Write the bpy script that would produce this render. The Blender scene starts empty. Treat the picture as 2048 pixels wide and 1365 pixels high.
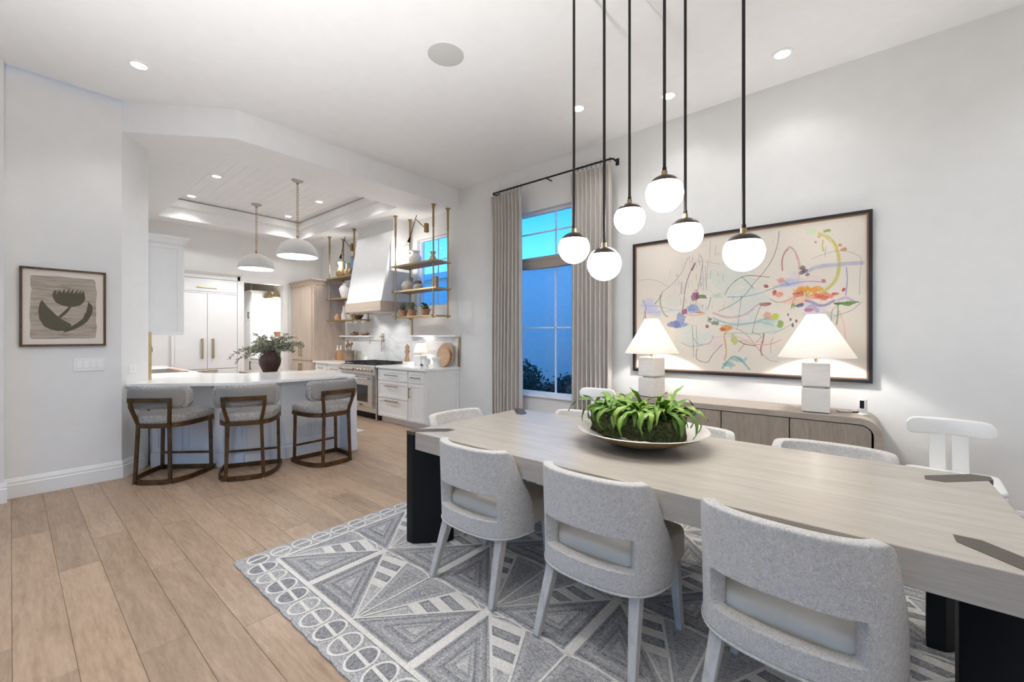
import bpy, bmesh, math, random
import numpy as np
from mathutils import Vector, Matrix, Euler
R = math.radians
random.seed(7)
sc = bpy.context.scene
COL = sc.collection
# ---------------------------------------------------------------- camera
cam_d = bpy.data.cameras.new('camera'); cam = bpy.data.objects.new('camera', cam_d); COL.objects.link(cam)
cam.location = (0, 0, 1.40); cam.rotation_euler = (R(90), 0, R(40.1))
cam_d.sensor_width = 36; cam_d.lens = 845 / 2048 * 36; cam_d.shift_y = -7.5 / 2048; cam_d.clip_start = .05
sc.camera = cam
# ---------------------------------------------------------------- exposure
vs = sc.view_settings
sc.display_settings.display_device = 'sRGB'
vs.view_transform = 'Standard'; vs.look = 'None'; vs.exposure = 0.56; vs.gamma = 1.0; vs.use_curve_mapping = False
cy = sc.cycles
cy.use_denoising = True; cy.max_bounces = 9; cy.diffuse_bounces = 6; cy.glossy_bounces = 4; cy.transmission_bounces = 6
cy.transparent_max_bounces = 12; cy.caustics_reflective = False; cy.caustics_refractive = False; cy.sample_clamp_indirect = 6.0
# ---------------------------------------------------------------- world: dusk sky
SKY = 1.5
w = bpy.data.worlds.new('dusk_sky'); sc.world = w; w.use_nodes = True
nt = w.node_tree; nt.nodes.clear()
wo = nt.nodes.new('ShaderNodeOutputWorld'); bg = nt.nodes.new('ShaderNodeBackground')
tc = nt.nodes.new('ShaderNodeTexCoord'); sep = nt.nodes.new('ShaderNodeSeparateXYZ'); rp = nt.nodes.new('ShaderNodeValToRGB')
nt.links.new(tc.outputs['Generated'], sep.inputs[0]); nt.links.new(sep.outputs[2], rp.inputs[0])
rp.color_ramp.elements[0].position = 0.0; rp.color_ramp.elements[0].color = (.20, .85, 1.6, 1)
rp.color_ramp.elements[1].position = .9; rp.color_ramp.elements[1].color = (.03, .22, .75, 1)
e = rp.color_ramp.elements.new(.28); e.color = (.035, .32, .95, 1)
nt.links.new(rp.outputs[0], bg.inputs[0]); bg.inputs[1].default_value = SKY
nt.links.new(bg.outputs[0], wo.inputs[0])
# light levels of the lamps built further down
DOWN_W = 19.0      # each recessed ceiling light of the dining room
KITCH_W = 22.0     # each recessed ceiling light of the kitchen
GLOBE_E = 15.0      # alabaster globes
FILL_W = 158.0       # added floor fill lights out of view, to brighten the ceiling
WARM = (1.0, .95, .89); NEUT = (.985, .99, 1.0)

# ---------------------------------------------------------------- object helpers
def link(o): COL.objects.link(o); return o
def tag(o, label=None, cat=None, group=None, kind=None):
    if label: o['label'] = label
    if cat: o['category'] = cat
    if group: o['group'] = group
    if kind: o['kind'] = kind
    return o
def thing(name, label, cat, loc=(0, 0, 0), rz=0, group=None):
    o = link(bpy.data.objects.new(name, None)); o.location = loc; o.rotation_euler = (0, 0, rz)
    o.empty_display_size = .05
    return tag(o, label, cat, group)
def dup(root, loc=None, rz=None, label=None, group=None):
    def cp(o, par):
        c = o.copy(); COL.objects.link(c); c.parent = par
        for ch in list(o.children): cp(ch, c)
        return c
    r = cp(root, None)
    if loc is not None: r.location = loc
    if rz is not None: r.rotation_euler = (0, 0, rz)
    if label: r['label'] = label
    if group: r['group'] = group
    return r

class MB:
    """collects shapes, then builds them as ONE mesh object"""
    def __init__(s): s.v = []; s.f = []; s.m = []
    def add(s, vs, fs, m=0):
        b = len(s.v); s.v += [tuple(p) for p in vs]
        for f in fs: s.f.append(tuple(b + i for i in f)); s.m.append(m)
        return s
    def box(s, x0, x1, y0, y1, z0, z1, m=0):
        vs = [(x, y, z) for z in (z0, z1) for y in (y0, y1) for x in (x0, x1)]
        return s.add(vs, [(0, 2, 3, 1), (4, 5, 7, 6), (0, 1, 5, 4), (2, 6, 7, 3), (0, 4, 6, 2), (1, 3, 7, 5)], m)
    def obox(s, c, ax, ay, az, m=0):
        c, ax, ay, az = map(Vector, (c, ax, ay, az))
        vs = [c + i * ax + j * ay + k * az for k in (-1, 1) for j in (-1, 1) for i in (-1, 1)]
        return s.add(vs, [(0, 2, 3, 1), (4, 5, 7, 6), (0, 1, 5, 4), (2, 6, 7, 3), (0, 4, 6, 2), (1, 3, 7, 5)], m)
    def bar(s, a, b, wx, wy, up=(0, 0, 1), m=0, wx2=None, wy2=None):
        a, b = Vector(a), Vector(b); d = (b - a).normalized(); up = Vector(up)
        x = d.cross(up)
        if x.length < 1e-4: x = d.cross(Vector((0, 1, 0)))
        x.normalize(); y = x.cross(d); vs = []
        for p, p1, p2 in ((a, wx, wy), (b, wx2 or wx, wy2 or wy)):
            for i, j in ((-1, -1), (1, -1), (1, 1), (-1, 1)): vs.append(p + x * i * p1 / 2 + y * j * p2 / 2)
        return s.add(vs, [(3, 2, 1, 0), (4, 5, 6, 7), (0, 1, 5, 4), (1, 2, 6, 5), (2, 3, 7, 6), (3, 0, 4, 7)], m)
    def prism(s, poly, z0, z1, m=0, top=True, bot=True):
        n = len(poly)
        ar = sum(poly[i][0] * poly[(i + 1) % n][1] - poly[(i + 1) % n][0] * poly[i][1] for i in range(n))
        if ar < 0: poly = poly[::-1]
        vs = [(x, y, z0) for x, y in poly] + [(x, y, z1) for x, y in poly]
        fs = [(i, (i + 1) % n, n + (i + 1) % n, n + i) for i in range(n)]
        if bot: fs.append(tuple(range(n - 1, -1, -1)))
        if top: fs.append(tuple(range(n, 2 * n)))
        return s.add(vs, fs, m)
    def tube(s, path, r, n=10, closed=False, m=0, radii=None):
        P = [Vector(p) for p in path]; k = len(P); vs = []; prev = None
        for i, p in enumerate(P):
            t = (P[(i + 1) % k] - P[i - 1]) if closed else (P[min(i + 1, k - 1)] - P[max(i - 1, 0)])
            t.normalize()
            if prev is None:
                x = t.cross(Vector((0, 0, 1)))
                if x.length < 1e-3: x = t.cross(Vector((0, 1, 0)))
            else: x = prev - t * prev.dot(t)
            x.normalize(); prev = x; y = t.cross(x); rr = radii[i] if radii else r
            vs += [p + (x * math.cos(2 * math.pi * j / n) + y * math.sin(2 * math.pi * j / n)) * rr for j in range(n)]
        fs = []
        for i in range(k if closed else k - 1):
            a, b = i * n, ((i + 1) % k) * n
            fs += [(a + j, a + (j + 1) % n, b + (j + 1) % n, b + j) for j in range(n)]
        if not closed: fs += [tuple(range(n - 1, -1, -1)), tuple(range((k - 1) * n, k * n))]
        return s.add(vs, fs, m)
    def lathe(s, prof, n=24, c=(0, 0, 0), m=0, M=None, cap=False):
        vs = []; fs = []
        for r, z in prof:
            for j in range(n):
                a = 2 * math.pi * j / n; vs.append(Vector((r * math.cos(a), r * math.sin(a), z)))
        if M is not None: vs = [M @ v for v in vs]
        vs = [v + Vector(c) for v in vs]
        for i in range(len(prof) - 1):
            fs += [(i * n + j, i * n + (j + 1) % n, (i + 1) * n + (j + 1) % n, (i + 1) * n + j) for j in range(n)]
        if cap and prof[0][0] > 1e-5: fs.append(tuple(range(n - 1, -1, -1)))
        if cap and prof[-1][0] > 1e-5: fs.append(tuple(range((len(prof) - 1) * n, len(prof) * n)))
        return s.add(vs, fs, m)
    def cyl(s, x, y, z0, z1, r, n=20, m=0): return s.lathe([(r, z0), (r, z1)], n, (x, y, 0), m, cap=True)
    def sweep(s, path, prof, closed=False, m=0):
        """profile (a sideways to the right of travel, b up) along a horizontal path"""
        P = [Vector((p[0], p[1], 0)) for p in path]; zz = [p[2] if len(p) > 2 else 0 for p in path]; k = len(P); q = len(prof); vs = []
        for i, p in enumerate(P):
            if closed: d0, d1 = (p - P[i - 1]).normalized(), (P[(i + 1) % k] - p).normalized()
            else:
                d1 = (P[i + 1] - p).normalized() if i < k - 1 else (p - P[i - 1]).normalized()
                d0 = (p - P[i - 1]).normalized() if i else d1
            n0, n1 = Vector((d0.y, -d0.x, 0)), Vector((d1.y, -d1.x, 0)); nn = (n0 + n1)
            nn = nn / max(.2, (1 + n0.dot(n1)))
            vs += [(p.x + nn.x * a, p.y + nn.y * a, zz[i] + b) for a, b in prof]
        fs = []
        for i in range(k if closed else k - 1):
            a, b = i * q, ((i + 1) % k) * q
            fs += [(a + j, a + (j + 1) % q, b + (j + 1) % q, b + j) for j in range(q)]
        if not closed: fs += [tuple(range(q - 1, -1, -1)), tuple(range((k - 1) * q, k * q))]
        return s.add(vs, fs, m)
    def mesh(s, name='mesh', weld=False):
        me = bpy.data.meshes.new(name); me.from_pydata([tuple(v) for v in s.v], [], s.f)
        me.polygons.foreach_set('material_index', s.m)
        bm = bmesh.new(); bm.from_mesh(me)
        if weld: bmesh.ops.remove_doubles(bm, verts=bm.verts, dist=1e-5)
        bmesh.ops.recalc_face_normals(bm, faces=bm.faces)
        bm.to_mesh(me); bm.free(); me.update()
        return me
    def build(s, name, mats, parent=None, smooth=True, bevel=0, seg=2, sub=0, ang=38, weld=False, kind=None, label=None):
        me = s.mesh(name, weld)
        for mt in (mats if isinstance(mats, (list, tuple)) else [mats]): me.materials.append(mt)
        if smooth:
            me.polygons.foreach_set('use_smooth', [True] * len(me.polygons))
            if not sub: me.set_sharp_from_angle(angle=R(ang))
        o = link(bpy.data.objects.new(name, me)); o.parent = parent
        if sub:
            md = o.modifiers.new('subsurf', 'SUBSURF'); md.levels = md.render_levels = sub
        if bevel:
            md = o.modifiers.new('bevel', 'BEVEL'); md.width = bevel; md.segments = seg; md.limit_method = 'ANGLE'; md.angle_limit = R(40)
            md.harden_normals = False
        if kind: o['kind'] = kind
        if label: o['label'] = label
        return o
def struct(name, mb, mat, parent=None, **k):
    o = mb.build(name, mat, parent, **k)
    if parent is None: o['kind'] = 'structure'
    return o

# ---------------------------------------------------------------- materials
def newmat(name):
    m = bpy.data.materials.new(name); m.use_nodes = True; nt = m.node_tree
    b = next(n for n in nt.nodes if n.type == 'BSDF_PRINCIPLED')
    return m, nt, b
def N(nt, t, **k):
    n = nt.nodes.new(t)
    for a, v in k.items():
        if isinstance(v, tuple) and a == 'inp':
            pass
        setattr(n, a, v)
    return n
def coords(nt, scale=(1, 1, 1), rot=(0, 0, 0), rnd=False, src='Object'):
    tc = N(nt, 'ShaderNodeTexCoord'); mp = N(nt, 'ShaderNodeMapping')
    mp.inputs['Scale'].default_value = scale; mp.inputs['Rotation'].default_value = rot
    if rnd:
        oi = N(nt, 'ShaderNodeObjectInfo'); mu = N(nt, 'ShaderNodeVectorMath', operation='SCALE'); mu.inputs[0].default_value = (37, 19, 11)
        nt.links.new(oi.outputs['Random'], mu.inputs['Scale'])
        ad = N(nt, 'ShaderNodeVectorMath', operation='ADD'); nt.links.new(tc.outputs[src], ad.inputs[0]); nt.links.new(mu.outputs[0], ad.inputs[1])
        nt.links.new(ad.outputs[0], mp.inputs[0])
    else: nt.links.new(tc.outputs[src], mp.inputs[0])
    return mp.outputs[0]
def ramp(nt, fac, stops):
    r = N(nt, 'ShaderNodeValToRGB'); cr = r.color_ramp
    while len(cr.elements) < len(stops): cr.elements.new(.5)
    for e, (p, c) in zip(cr.elements, stops): e.position = p; e.color = (*c, 1) if len(c) == 3 else c
    nt.links.new(fac, r.inputs[0]); return r.outputs[0]
def noise(nt, vec, scale, detail=3, rough=.55, dist=0):
    n = N(nt, 'ShaderNodeTexNoise'); n.inputs['Scale'].default_value = scale; n.inputs['Detail'].default_value = detail
    n.inputs['Roughness'].default_value = rough; n.inputs['Distortion'].default_value = dist
    if vec is not None: nt.links.new(vec, n.inputs['Vector'])
    return n.outputs['Fac']
def mixc(nt, fac, a, b, mode='MIX'):
    n = N(nt, 'ShaderNodeMix', data_type='RGBA', blend_type=mode)
    if isinstance(fac, (int, float)): n.inputs[0].default_value = fac
    else: nt.links.new(fac, n.inputs[0])
    for i, c in ((6, a), (7, b)):
        if isinstance(c, tuple): n.inputs[i].default_value = (*c[:3], 1)
        else: nt.links.new(c, n.inputs[i])
    return n.outputs[2]
def bump(nt, b, h, st, dist=.01):
    n = N(nt, 'ShaderNodeBump'); n.inputs['Strength'].default_value = st; n.inputs['Distance'].default_value = dist
    nt.links.new(h, n.inputs['Height']); nt.links.new(n.outputs[0], b.inputs['Normal'])
def M(name, col, rough=.5, metal=0, var=0, vscale=8, bs=0, bscale=200, bdist=.002, spec=.5, stretch=(1, 1, 1), coat=0, src='Object'):
    m, nt, b = newmat(name)
    b.inputs['Roughness'].default_value = rough; b.inputs['Metallic'].default_value = metal
    b.inputs['Specular IOR Level'].default_value = spec; b.inputs['Coat Weight'].default_value = coat
    v = coords(nt, stretch, src=src)
    f = noise(nt, v, vscale, 4); k = max(var, .015)
    lo = tuple(c * (1 - k) for c in col); hi = tuple(min(1, c * (1 + k)) for c in col)
    nt.links.new(ramp(nt, f, [(.3, lo), (.7, hi)]), b.inputs['Base Color'])
    if bs: bump(nt, b, noise(nt, v, bscale, 3), bs, bdist)
    return m
def wood(name, c1, c2, scale=(1.2, 14, 14), rough=.45, c3=None, rnd=False, bs=.15, fine=9, spec=.4):
    m, nt, b = newmat(name); b.inputs['Roughness'].default_value = rough; b.inputs['Specular IOR Level'].default_value = spec
    v = coords(nt, scale, rnd=rnd)
    f1 = noise(nt, v, 1.6, 5, .6, .6); f2 = noise(nt, v, fine, 5, .65, .2)
    mx = N(nt, 'ShaderNodeMath', operation='MULTIPLY_ADD'); nt.links.new(f2, mx.inputs[0]); mx.inputs[1].default_value = .5
    hf = N(nt, 'ShaderNodeMath', operation='MULTIPLY'); nt.links.new(f1, hf.inputs[0]); hf.inputs[1].default_value = .5
    nt.links.new(hf.outputs[0], mx.inputs[2])
    st = [(.36, c1), (.62, c2)] if c3 is None else [(.32, c1), (.5, c3), (.66, c2)]
    col = ramp(nt, mx.outputs[0], st)
    if rnd:
        oi = N(nt, 'ShaderNodeObjectInfo'); cl = ramp(nt, oi.outputs['Random'], [(0, (.86, .85, .84)), (.5, (1, 1, 1)), (1, (1.08, 1.07, 1.05))])
        col = mixc(nt, 1.0, col, cl, 'MULTIPLY')
    nt.links.new(col, b.inputs['Base Color'])
    if bs: bump(nt, b, f2, bs, .002)
    return m
def emat(name, col, st):
    m, nt, b = newmat(name); b.inputs['Base Color'].default_value = (*col, 1)
    n = noise(nt, coords(nt), 3); b.inputs['Emission Color'].default_value = (*col, 1); b.inputs['Emission Strength'].default_value = st
    return m
def glass(name, col=(1, 1, 1), refl=1.0, ior=1.45):
    m = bpy.data.materials.new(name); m.use_nodes = True; nt = m.node_tree; nt.nodes.clear()
    o = N(nt, 'ShaderNodeOutputMaterial'); t = N(nt, 'ShaderNodeBsdfTransparent'); g = N(nt, 'ShaderNodeBsdfGlossy'); mx = N(nt, 'ShaderNodeMixShader')
    fr = N(nt, 'ShaderNodeFresnel'); fr.inputs[0].default_value = ior; t.inputs[0].default_value = (*col, 1); g.inputs['Roughness'].default_value = .01
    g.inputs[0].default_value = (refl, refl, refl, 1)
    ge = N(nt, 'ShaderNodeNewGeometry'); inv = N(nt, 'ShaderNodeMath', operation='SUBTRACT'); inv.inputs[0].default_value = 1; nt.links.new(ge.outputs['Backfacing'], inv.inputs[1])
    fm = N(nt, 'ShaderNodeMath', operation='MULTIPLY'); nt.links.new(fr.outputs[0], fm.inputs[0]); nt.links.new(inv.outputs[0], fm.inputs[1])
    nt.links.new(fm.outputs[0], mx.inputs[0]); nt.links.new(t.outputs[0], mx.inputs[1]); nt.links.new(g.outputs[0], mx.inputs[2]); nt.links.new(mx.outputs[0], o.inputs[0])
    return m
m_wall = M('wall_paint', (.80, .80, .79), .65, bs=.06, bscale=120)
m_ceil = M('ceiling_paint', (.86, .86, .86), .7, bs=.05, bscale=120)
m_trim = M('trim_paint', (.84, .84, .83), .35)
m_cab = M('cabinet_paint', (.82, .83, .84), .35)
m_base = M('peninsula_paint', (.74, .77, .82), .4)
m_quartz = M('white_quartz', (.86, .86, .85), .15, var=.03, vscale=3)
m_brass = M('aged_brass', (.38, .26, .13), .35, 1, var=.12, vscale=30)
m_brass_l = M('brushed_brass', (.52, .40, .22), .35, 1, var=.1, vscale=30)
m_bronze = M('dark_bronze', (.045, .034, .028), .35, .7, var=.1)
m_stoolmetal = M('antique_bronze', (.12, .066, .030), .40, .8, var=.4, vscale=14)
m_black = M('black_metal', (.006, .006, .007), .5, 0, spec=.25)
m_blackiron = M('black_iron', (.02, .02, .024), .45, .3)
m_steel = M('brushed_steel', (.62, .61, .59), .3, .9, var=.06, vscale=3, stretch=(1, 1, 40))
m_chrome = M('polished_nickel', (.55, .50, .44), .15, 1)
m_white = M('white_ceramic', (.82, .80, .77), .4)
m_plastic = M('white_plastic', (.85, .85, .85), .35)
m_glass = glass('window_glass')
# ================================================================ THE ROOM
CZ = 3.75; KZ = 3.45; WY = 4.60; BX = -9.60; EX = 2.6; RY = -4.0
m_floor = wood('oak_floor', (.30, .205, .135), (.50, .37, .265), (1.3, 9, 9), .42, c3=(.41, .295, .205), rnd=True, bs=.08, fine=7, spec=.35)
# knots
nt = m_floor.node_tree; b = next(n for n in nt.nodes if n.type == 'BSDF_PRINCIPLED')
lk = b.inputs['Base Color'].links[0].from_socket
vo = N(nt, 'ShaderNodeTexVoronoi'); vo.inputs['Scale'].default_value = 1.0; nt.links.new(coords(nt, (1.6, 3.4, 1), rnd=True), vo.inputs['Vector'])
wh = N(nt, 'ShaderNodeTexWhiteNoise'); nt.links.new(vo.outputs['Position'], wh.inputs[0])
k1 = ramp(nt, vo.outputs['Distance'], [(.02, (1, 1, 1)), (.085, (0, 0, 0))]); k2 = ramp(nt, wh.outputs['Value'], [(.66, (0, 0, 0)), (.7, (1, 1, 1))])
kk = mixc(nt, 1.0, k1, k2, 'MULTIPLY'); kf = N(nt, 'ShaderNodeRGBToBW'); nt.links.new(kk, kf.inputs[0])
k3 = N(nt, 'ShaderNodeMath', operation='MULTIPLY'); nt.links.new(kf.outputs[0], k3.inputs[0]); k3.inputs[1].default_value = .62
nt.links.new(mixc(nt, k3.outputs[0], lk, (.16, .09, .055)), b.inputs['Base Color'])

fl = struct('floor', MB().box(-13.2, EX + .1, RY - .1, WY + .1, -.08, -.012), M('floor_joint', (.27, .18, .115), .8))
PW = .18; rp_ = random.Random(3)
def plank_mesh(L, W, h=.011):
    e = .0018; g = .0004
    x, y = L / 2 - g, W / 2 - g
    vs = [(-x, -y, -h), (x, -y, -h), (x, y, -h), (-x, y, -h), (-x, -y, -e), (x, -y, -e), (x, y, -e), (-x, y, -e),
          (-x + e, -y + e, 0), (x - e, -y + e, 0), (x - e, y - e, 0), (-x + e, y - e, 0)]
    fs = [(8, 9, 10, 11)] + [(i, (i + 1) % 4, 4 + (i + 1) % 4, 4 + i) for i in range(4)] + [(4 + i, 4 + (i + 1) % 4, 8 + (i + 1) % 4, 8 + i) for i in range(4)]
    me = bpy.data.meshes.new('plank'); me.from_pydata(vs, [], fs); me.materials.append(m_floor); return me
known = {0: [-4.54, -6.3, -2.55], 1: [-5.55, -3.68, -1.75], 2: [-4.11, -2.45, -6.2], 3: [-5.1, -3.29, -1.5], 4: [-4.0, -2.3, -5.9], 5: [-4.95, -3.1, -1.3]}
far = MB(); nplank = 0
for k in range(-23, 26):
    y0 = .005 + PW * k; y1 = y0 + PW
    if y1 < RY + .02 or y0 > WY - .02: continue
    cuts = known.get(k)
    xs = []
    if cuts:
        xs = sorted(cuts); 
        while xs[0] > -9.6: xs.insert(0, xs[0] - rp_.uniform(1.5, 2.2))
        while xs[-1] < EX: xs.append(xs[-1] + rp_.uniform(1.5, 2.2))
    else:
        x = -12 - rp_.uniform(0, 1.9)
        while x < EX: xs.append(x); x += rp_.choice([1.5, 1.8, 2.1, 2.2])
        xs.append(x)
    for a, c in zip(xs, xs[1:]):
        a, c = max(a, -13), min(c, EX)
        if c - a < .05: continue
        if y1 < -.9 or c < -9.7 or a > 1.4:
            far.box(a + .001, c - .001, max(y0, RY) + .001, min(y1, WY) - .001, -.011, 0)
        else:
            o = link(bpy.data.objects.new('plank', plank_mesh(c - a, PW))); o.parent = fl
            o.location = ((a + c) / 2, (y0 + y1) / 2, 0); nplank += 1
far.build('plank', m_floor, fl, smooth=False, kind='stuff')

# ---- main ceiling and the lower kitchen ceiling with its tray
ceil = struct('ceiling', MB().box(-5.66, EX + .1, RY - .1, WY + .12, CZ, CZ + .12), m_ceil)
kc = MB()
TX0, TX1, TY0, TY1 = -9.12, -5.66, 1.60, 3.93
kc.prism([(-5.66, .748), (-4.985, 1.495), (-4.985, WY), (-5.66, WY)], KZ, CZ + .1)
kc.prism([(-5.66, .748), (-5.69, .715), (-6.0, .97), (BX, .97), (BX, TY0), (-5.66, TY0)], KZ, CZ + .1)
kc.box(BX, -5.66, TY1, WY, KZ, CZ + .1).box(BX, TX0, TY0, TY1, KZ, CZ + .1)
kc.box(TX0 - .1, TX1 + .1, TY0 - .1, TY1 + .1, 3.83, 3.95)
kcl = struct('ceiling', kc, m_ceil)
# tapered tray step moulding
tr = MB(); pr = [(0, 3.63), (.055, 3.65), (.055, 3.77), (.0, 3.80)]
loop = [(TX0, TY0), (TX1, TY0), (TX1, TY1), (TX0, TY1)]
tr.sweep([(x, y, 0) for x, y in loop], [(-a, z) for a, z in pr], closed=True)
struct('trim_tray_step', tr, m_trim, smooth=False)
y = TY0
while y < TY1 - .02:
    y2 = min(y + .137, TY1)
    pb = MB(); L = TX1 - TX0; W_ = y2 - y
    pb.add([(TX0, y, 3.83), (TX1, y, 3.83), (TX1, y2, 3.83), (TX0, y2, 3.83), (TX0, y, 3.806), (TX1, y, 3.806), (TX1, y2, 3.806), (TX0, y2, 3.806),
            (TX0, y + .005, 3.80), (TX1, y + .005, 3.80), (TX1, y2 - .005, 3.80), (TX0, y2 - .005, 3.80)],
           [(8, 11, 10, 9), (0, 1, 5, 4), (1, 2, 6, 5), (2, 3, 7, 6), (3, 0, 4, 7), (4, 5, 9, 8), (5, 6, 10, 9), (6, 7, 11, 10), (7, 4, 8, 11)])
    pb.build('ceiling_plank', m_ceil, kcl, smooth=False); y = y2

# ---- walls
def wall_holes(x0, x1, z0, z1, holes, y0, y1, axis='x'):
    mb = MB()
    def bx(a0, a1, c0, c1):
        if a1 - a0 < 1e-4 or c1 - c0 < 1e-4: return
        if axis == 'x': mb.box(a0, a1, y0, y1, c0, c1)
        else: mb.box(y0, y1, a0, a1, c0, c1)
    x = x0
    for h in sorted(holes):
        bx(x, h[0], z0, z1); bx(h[0], h[1], z0, h[2]); bx(h[0], h[1], h[3], z1); x = h[1]
    bx(x, x1, z0, z1); return mb
WIN_D = (-3.95, -2.50, .62, 3.125)      # dining window
WIN_K = (-6.05, -5.25, 1.94, 3.10); WIN_L = (-8.32, -7.52, 1.94, 3.10)
struct('wall_right', wall_holes(-13.2, EX + .15, 0, CZ + .1, [WIN_D, WIN_K, WIN_L], WY, WY + .16), m_wall, smooth=False)
lw = MB().prism([(-5.69, -.035), (-5.69, .715), (-6.0, .97), (-6.0, .80), (-5.95, -.035)], 0, CZ + .1)
struct('wall_left', lw, m_wall, smooth=False)
struct('wall_left_near', MB().box(-5.95, -5.585, RY, -.035, 0, CZ + .1), m_wall, smooth=False)
struct('wall_kitchen_left', MB().box(-13.2, -6.0, .80, .97, 0, CZ + .1), m_wall, smooth=False)
DOOR = (3.02, 3.78, 0, 2.52)
struct('wall_kitchen_back', wall_holes(.97, WY, 0, KZ, [DOOR], BX - .14, BX, 'y'), m_wall, smooth=False)
struct('wall_east', wall_holes(RY - .15, WY, 0, CZ + .1, [], EX, EX + .15, 'y'), m_wall, smooth=False)
rear_holes = [(-4.2, -2.1, 0, 2.6), (-.9, 1.2, 0, 2.6)]
struct('wall_rear', wall_holes(-5.95, EX + .15, 0, CZ + .1, rear_holes, RY - .15, RY), m_wall, smooth=False)
# pantry beyond the doorway
pw = MB().box(-13.2, -13.05, 2.2, WY, 0, 2.95).box(-13.2, BX - .14, 2.15, 2.3, 0, 2.95).box(-13.2, BX - .14, 4.32, WY, 0, 2.95)
struct('wall_pantry', pw, m_wall, smooth=False)
struct('ceiling', MB().box(-13.2, BX - .14, 2.15, WY, 2.95, 3.05), m_ceil, smooth=False)
# ---- doorway casing
dc = MB()
for y0, y1 in ((DOOR[0] - .085, DOOR[0] + .006), (DOOR[1] - .006, DOOR[1] + .085)): dc.box(BX - .145, BX + .02, y0, y1, 0, DOOR[3] - .004)
dc.box(BX - .145, BX + .02, DOOR[0] - .085, DOOR[1] + .085, DOOR[3] - .006, DOOR[3] + .085)
struct('trim_doorway', dc, m_trim, bevel=.004)
# ---- baseboards
BB = [(0, 0), (.018, 0), (.018, .115), (.013, .122), (.013, .142), (.008, .155), (.004, .168), (0, .172)]
struct('baseboard_left', MB().sweep([(-5.69, -.035), (-5.69, .715), (-5.93, .912)], BB), m_trim, smooth=False)
struct('baseboard_left_near', MB().sweep([(-5.585, RY), (-5.585, -.017)], BB), m_trim, smooth=False)
struct('baseboard_right', MB().sweep([(-4.96, WY), (EX, WY)], BB), m_trim, smooth=False)
# ---- windows
def window(name, h, mun_x, mun_z, yg=WY + .10, frame=.035, mw=.008):
    x0, x1, z0, z1 = h
    f = MB(); f.box(x0, x1, yg - .03, yg + .03, z0, z0 + frame).box(x0, x1, yg - .03, yg + .03, z1 - frame, z1)
    f.box(x0, x0 + frame, yg - .03, yg + .03, z0, z1).box(x1 - frame, x1, yg - .03, yg + .03, z0, z1)
    o = f.build(name, m_trim, smooth=False, bevel=.003); o['kind'] = 'structure'
    for x in mun_x: MB().box(x - mw, x + mw, yg - .012, yg + .012, z0 + frame, z1 - frame).build('muntin', m_trim, o, smooth=False)
    for z in mun_z: MB().box(x0 + frame, x1 - frame, yg - .012, yg + .012, z - mw, z + mw).build('muntin', m_trim, o, smooth=False)
    MB().box(x0 + frame, x1 - frame, yg + .014, yg + .018, z0 + frame, z1 - frame).build('pane', m_glass, o, smooth=False)
    return o
w1 = window('window_1', WIN_D, [-3.19], [1.53, 2.84])
MB().box(WIN_D[0] + .03, WIN_D[1] - .03, WY + .06, WY + .13, 2.36, 2.50).build('transom_bar', m_trim, w1, smooth=False, bevel=.004)
MB().box(WIN_D[0] - .06, WIN_D[1] + .06, WY - .045, WY + .07, .595, .622).build('window_sill', m_trim, w1, bevel=.005)
window('window_2', WIN_K, [-5.6], [2.35, 2.72], frame=.02, mw=.005)
window('window_3', WIN_L, [-7.9], [2.35, 2.72], frame=.02, mw=.005)
def rear_window(name, a0, a1, z1, axis):
    f = MB(); g = MB()
    def bx(mb, u0, u1, d, c0, c1):
        if axis == 'y': mb.box(u0, u1, RY - .08 - d, RY - .08 + d, c0, c1)
        else: mb.box(EX + .08 - d, EX + .08 + d, u0, u1, c0, c1)
    t = .05; mid = (a0 + a1) / 2
    for u in (a0, mid - t / 2, a1 - t): bx(f, u, u + t, .03, 0, z1)
    bx(f, a0, a1, .03, 0, t); bx(f, a0, a1, .03, z1 - t, z1); bx(g, a0 + t, a1 - t, .003, t, z1 - t)
    o = f.build(name, m_trim, smooth=False); o['kind'] = 'structure'; g.build('pane', m_glass, o, smooth=False)
for i, h in enumerate(rear_holes): rear_window('window_%d' % (4 + i), h[0], h[1], h[3], 'y')
# ---- outside: ground, neighbour's stucco wall
struct('ground', MB().box(-30, 30, WY + .2, 40, -.25, -.15).box(-30, 30, -40, RY - .2, -.25, -.15), M('outside_ground', (.16, .16, .14), .9, var=.3), smooth=False)
st = M('stucco', (.88, .88, .87), .85, var=.03, bs=.7, bscale=34, bdist=.03)
struct('wall_neighbour', MB().box(-16, 4, 7.5, 7.8, -.2, 3.02).box(-16, 4, 7.40, 7.9, 2.98, 3.14), st, smooth=False)
# ================================================================ CEILING LIGHTS
m_lens = emat('downlight_lens', (1, .96, .9), 14.0)
m_ring = M('downlight_ring', (.85, .85, .84), .4)
NDL = 0
def downlight(x, y, z, watt, label, group, spot=R(125), r=.052, col=NEUT):
    t = thing('downlight', label, 'ceiling light', (x, y, z), 0, group)
    MB().lathe([(r * 1.55, 0), (r * 1.5, -.006), (r * 1.08, -.008), (r * 1.0, .0), (r * .95, .012), (r * 1.55, .012)], 28).build('trim_ring', m_ring, t)
    MB().lathe([(0, -.004), (r * .99, -.004), (r * .99, .004), (0, .004)], 24).build('lens', m_lens, t)
    l = bpy.data.lights.new('downlight_lamp', 'SPOT'); l.energy = watt; l.color = col; l.spot_size = spot; l.spot_blend = .6; l.shadow_soft_size = r
    o = link(bpy.data.objects.new('lamp', l)); o.parent = t; o.location = (0, 0, -.015)
    return t
g = 'recessed downlights in the dining ceiling'
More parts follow.
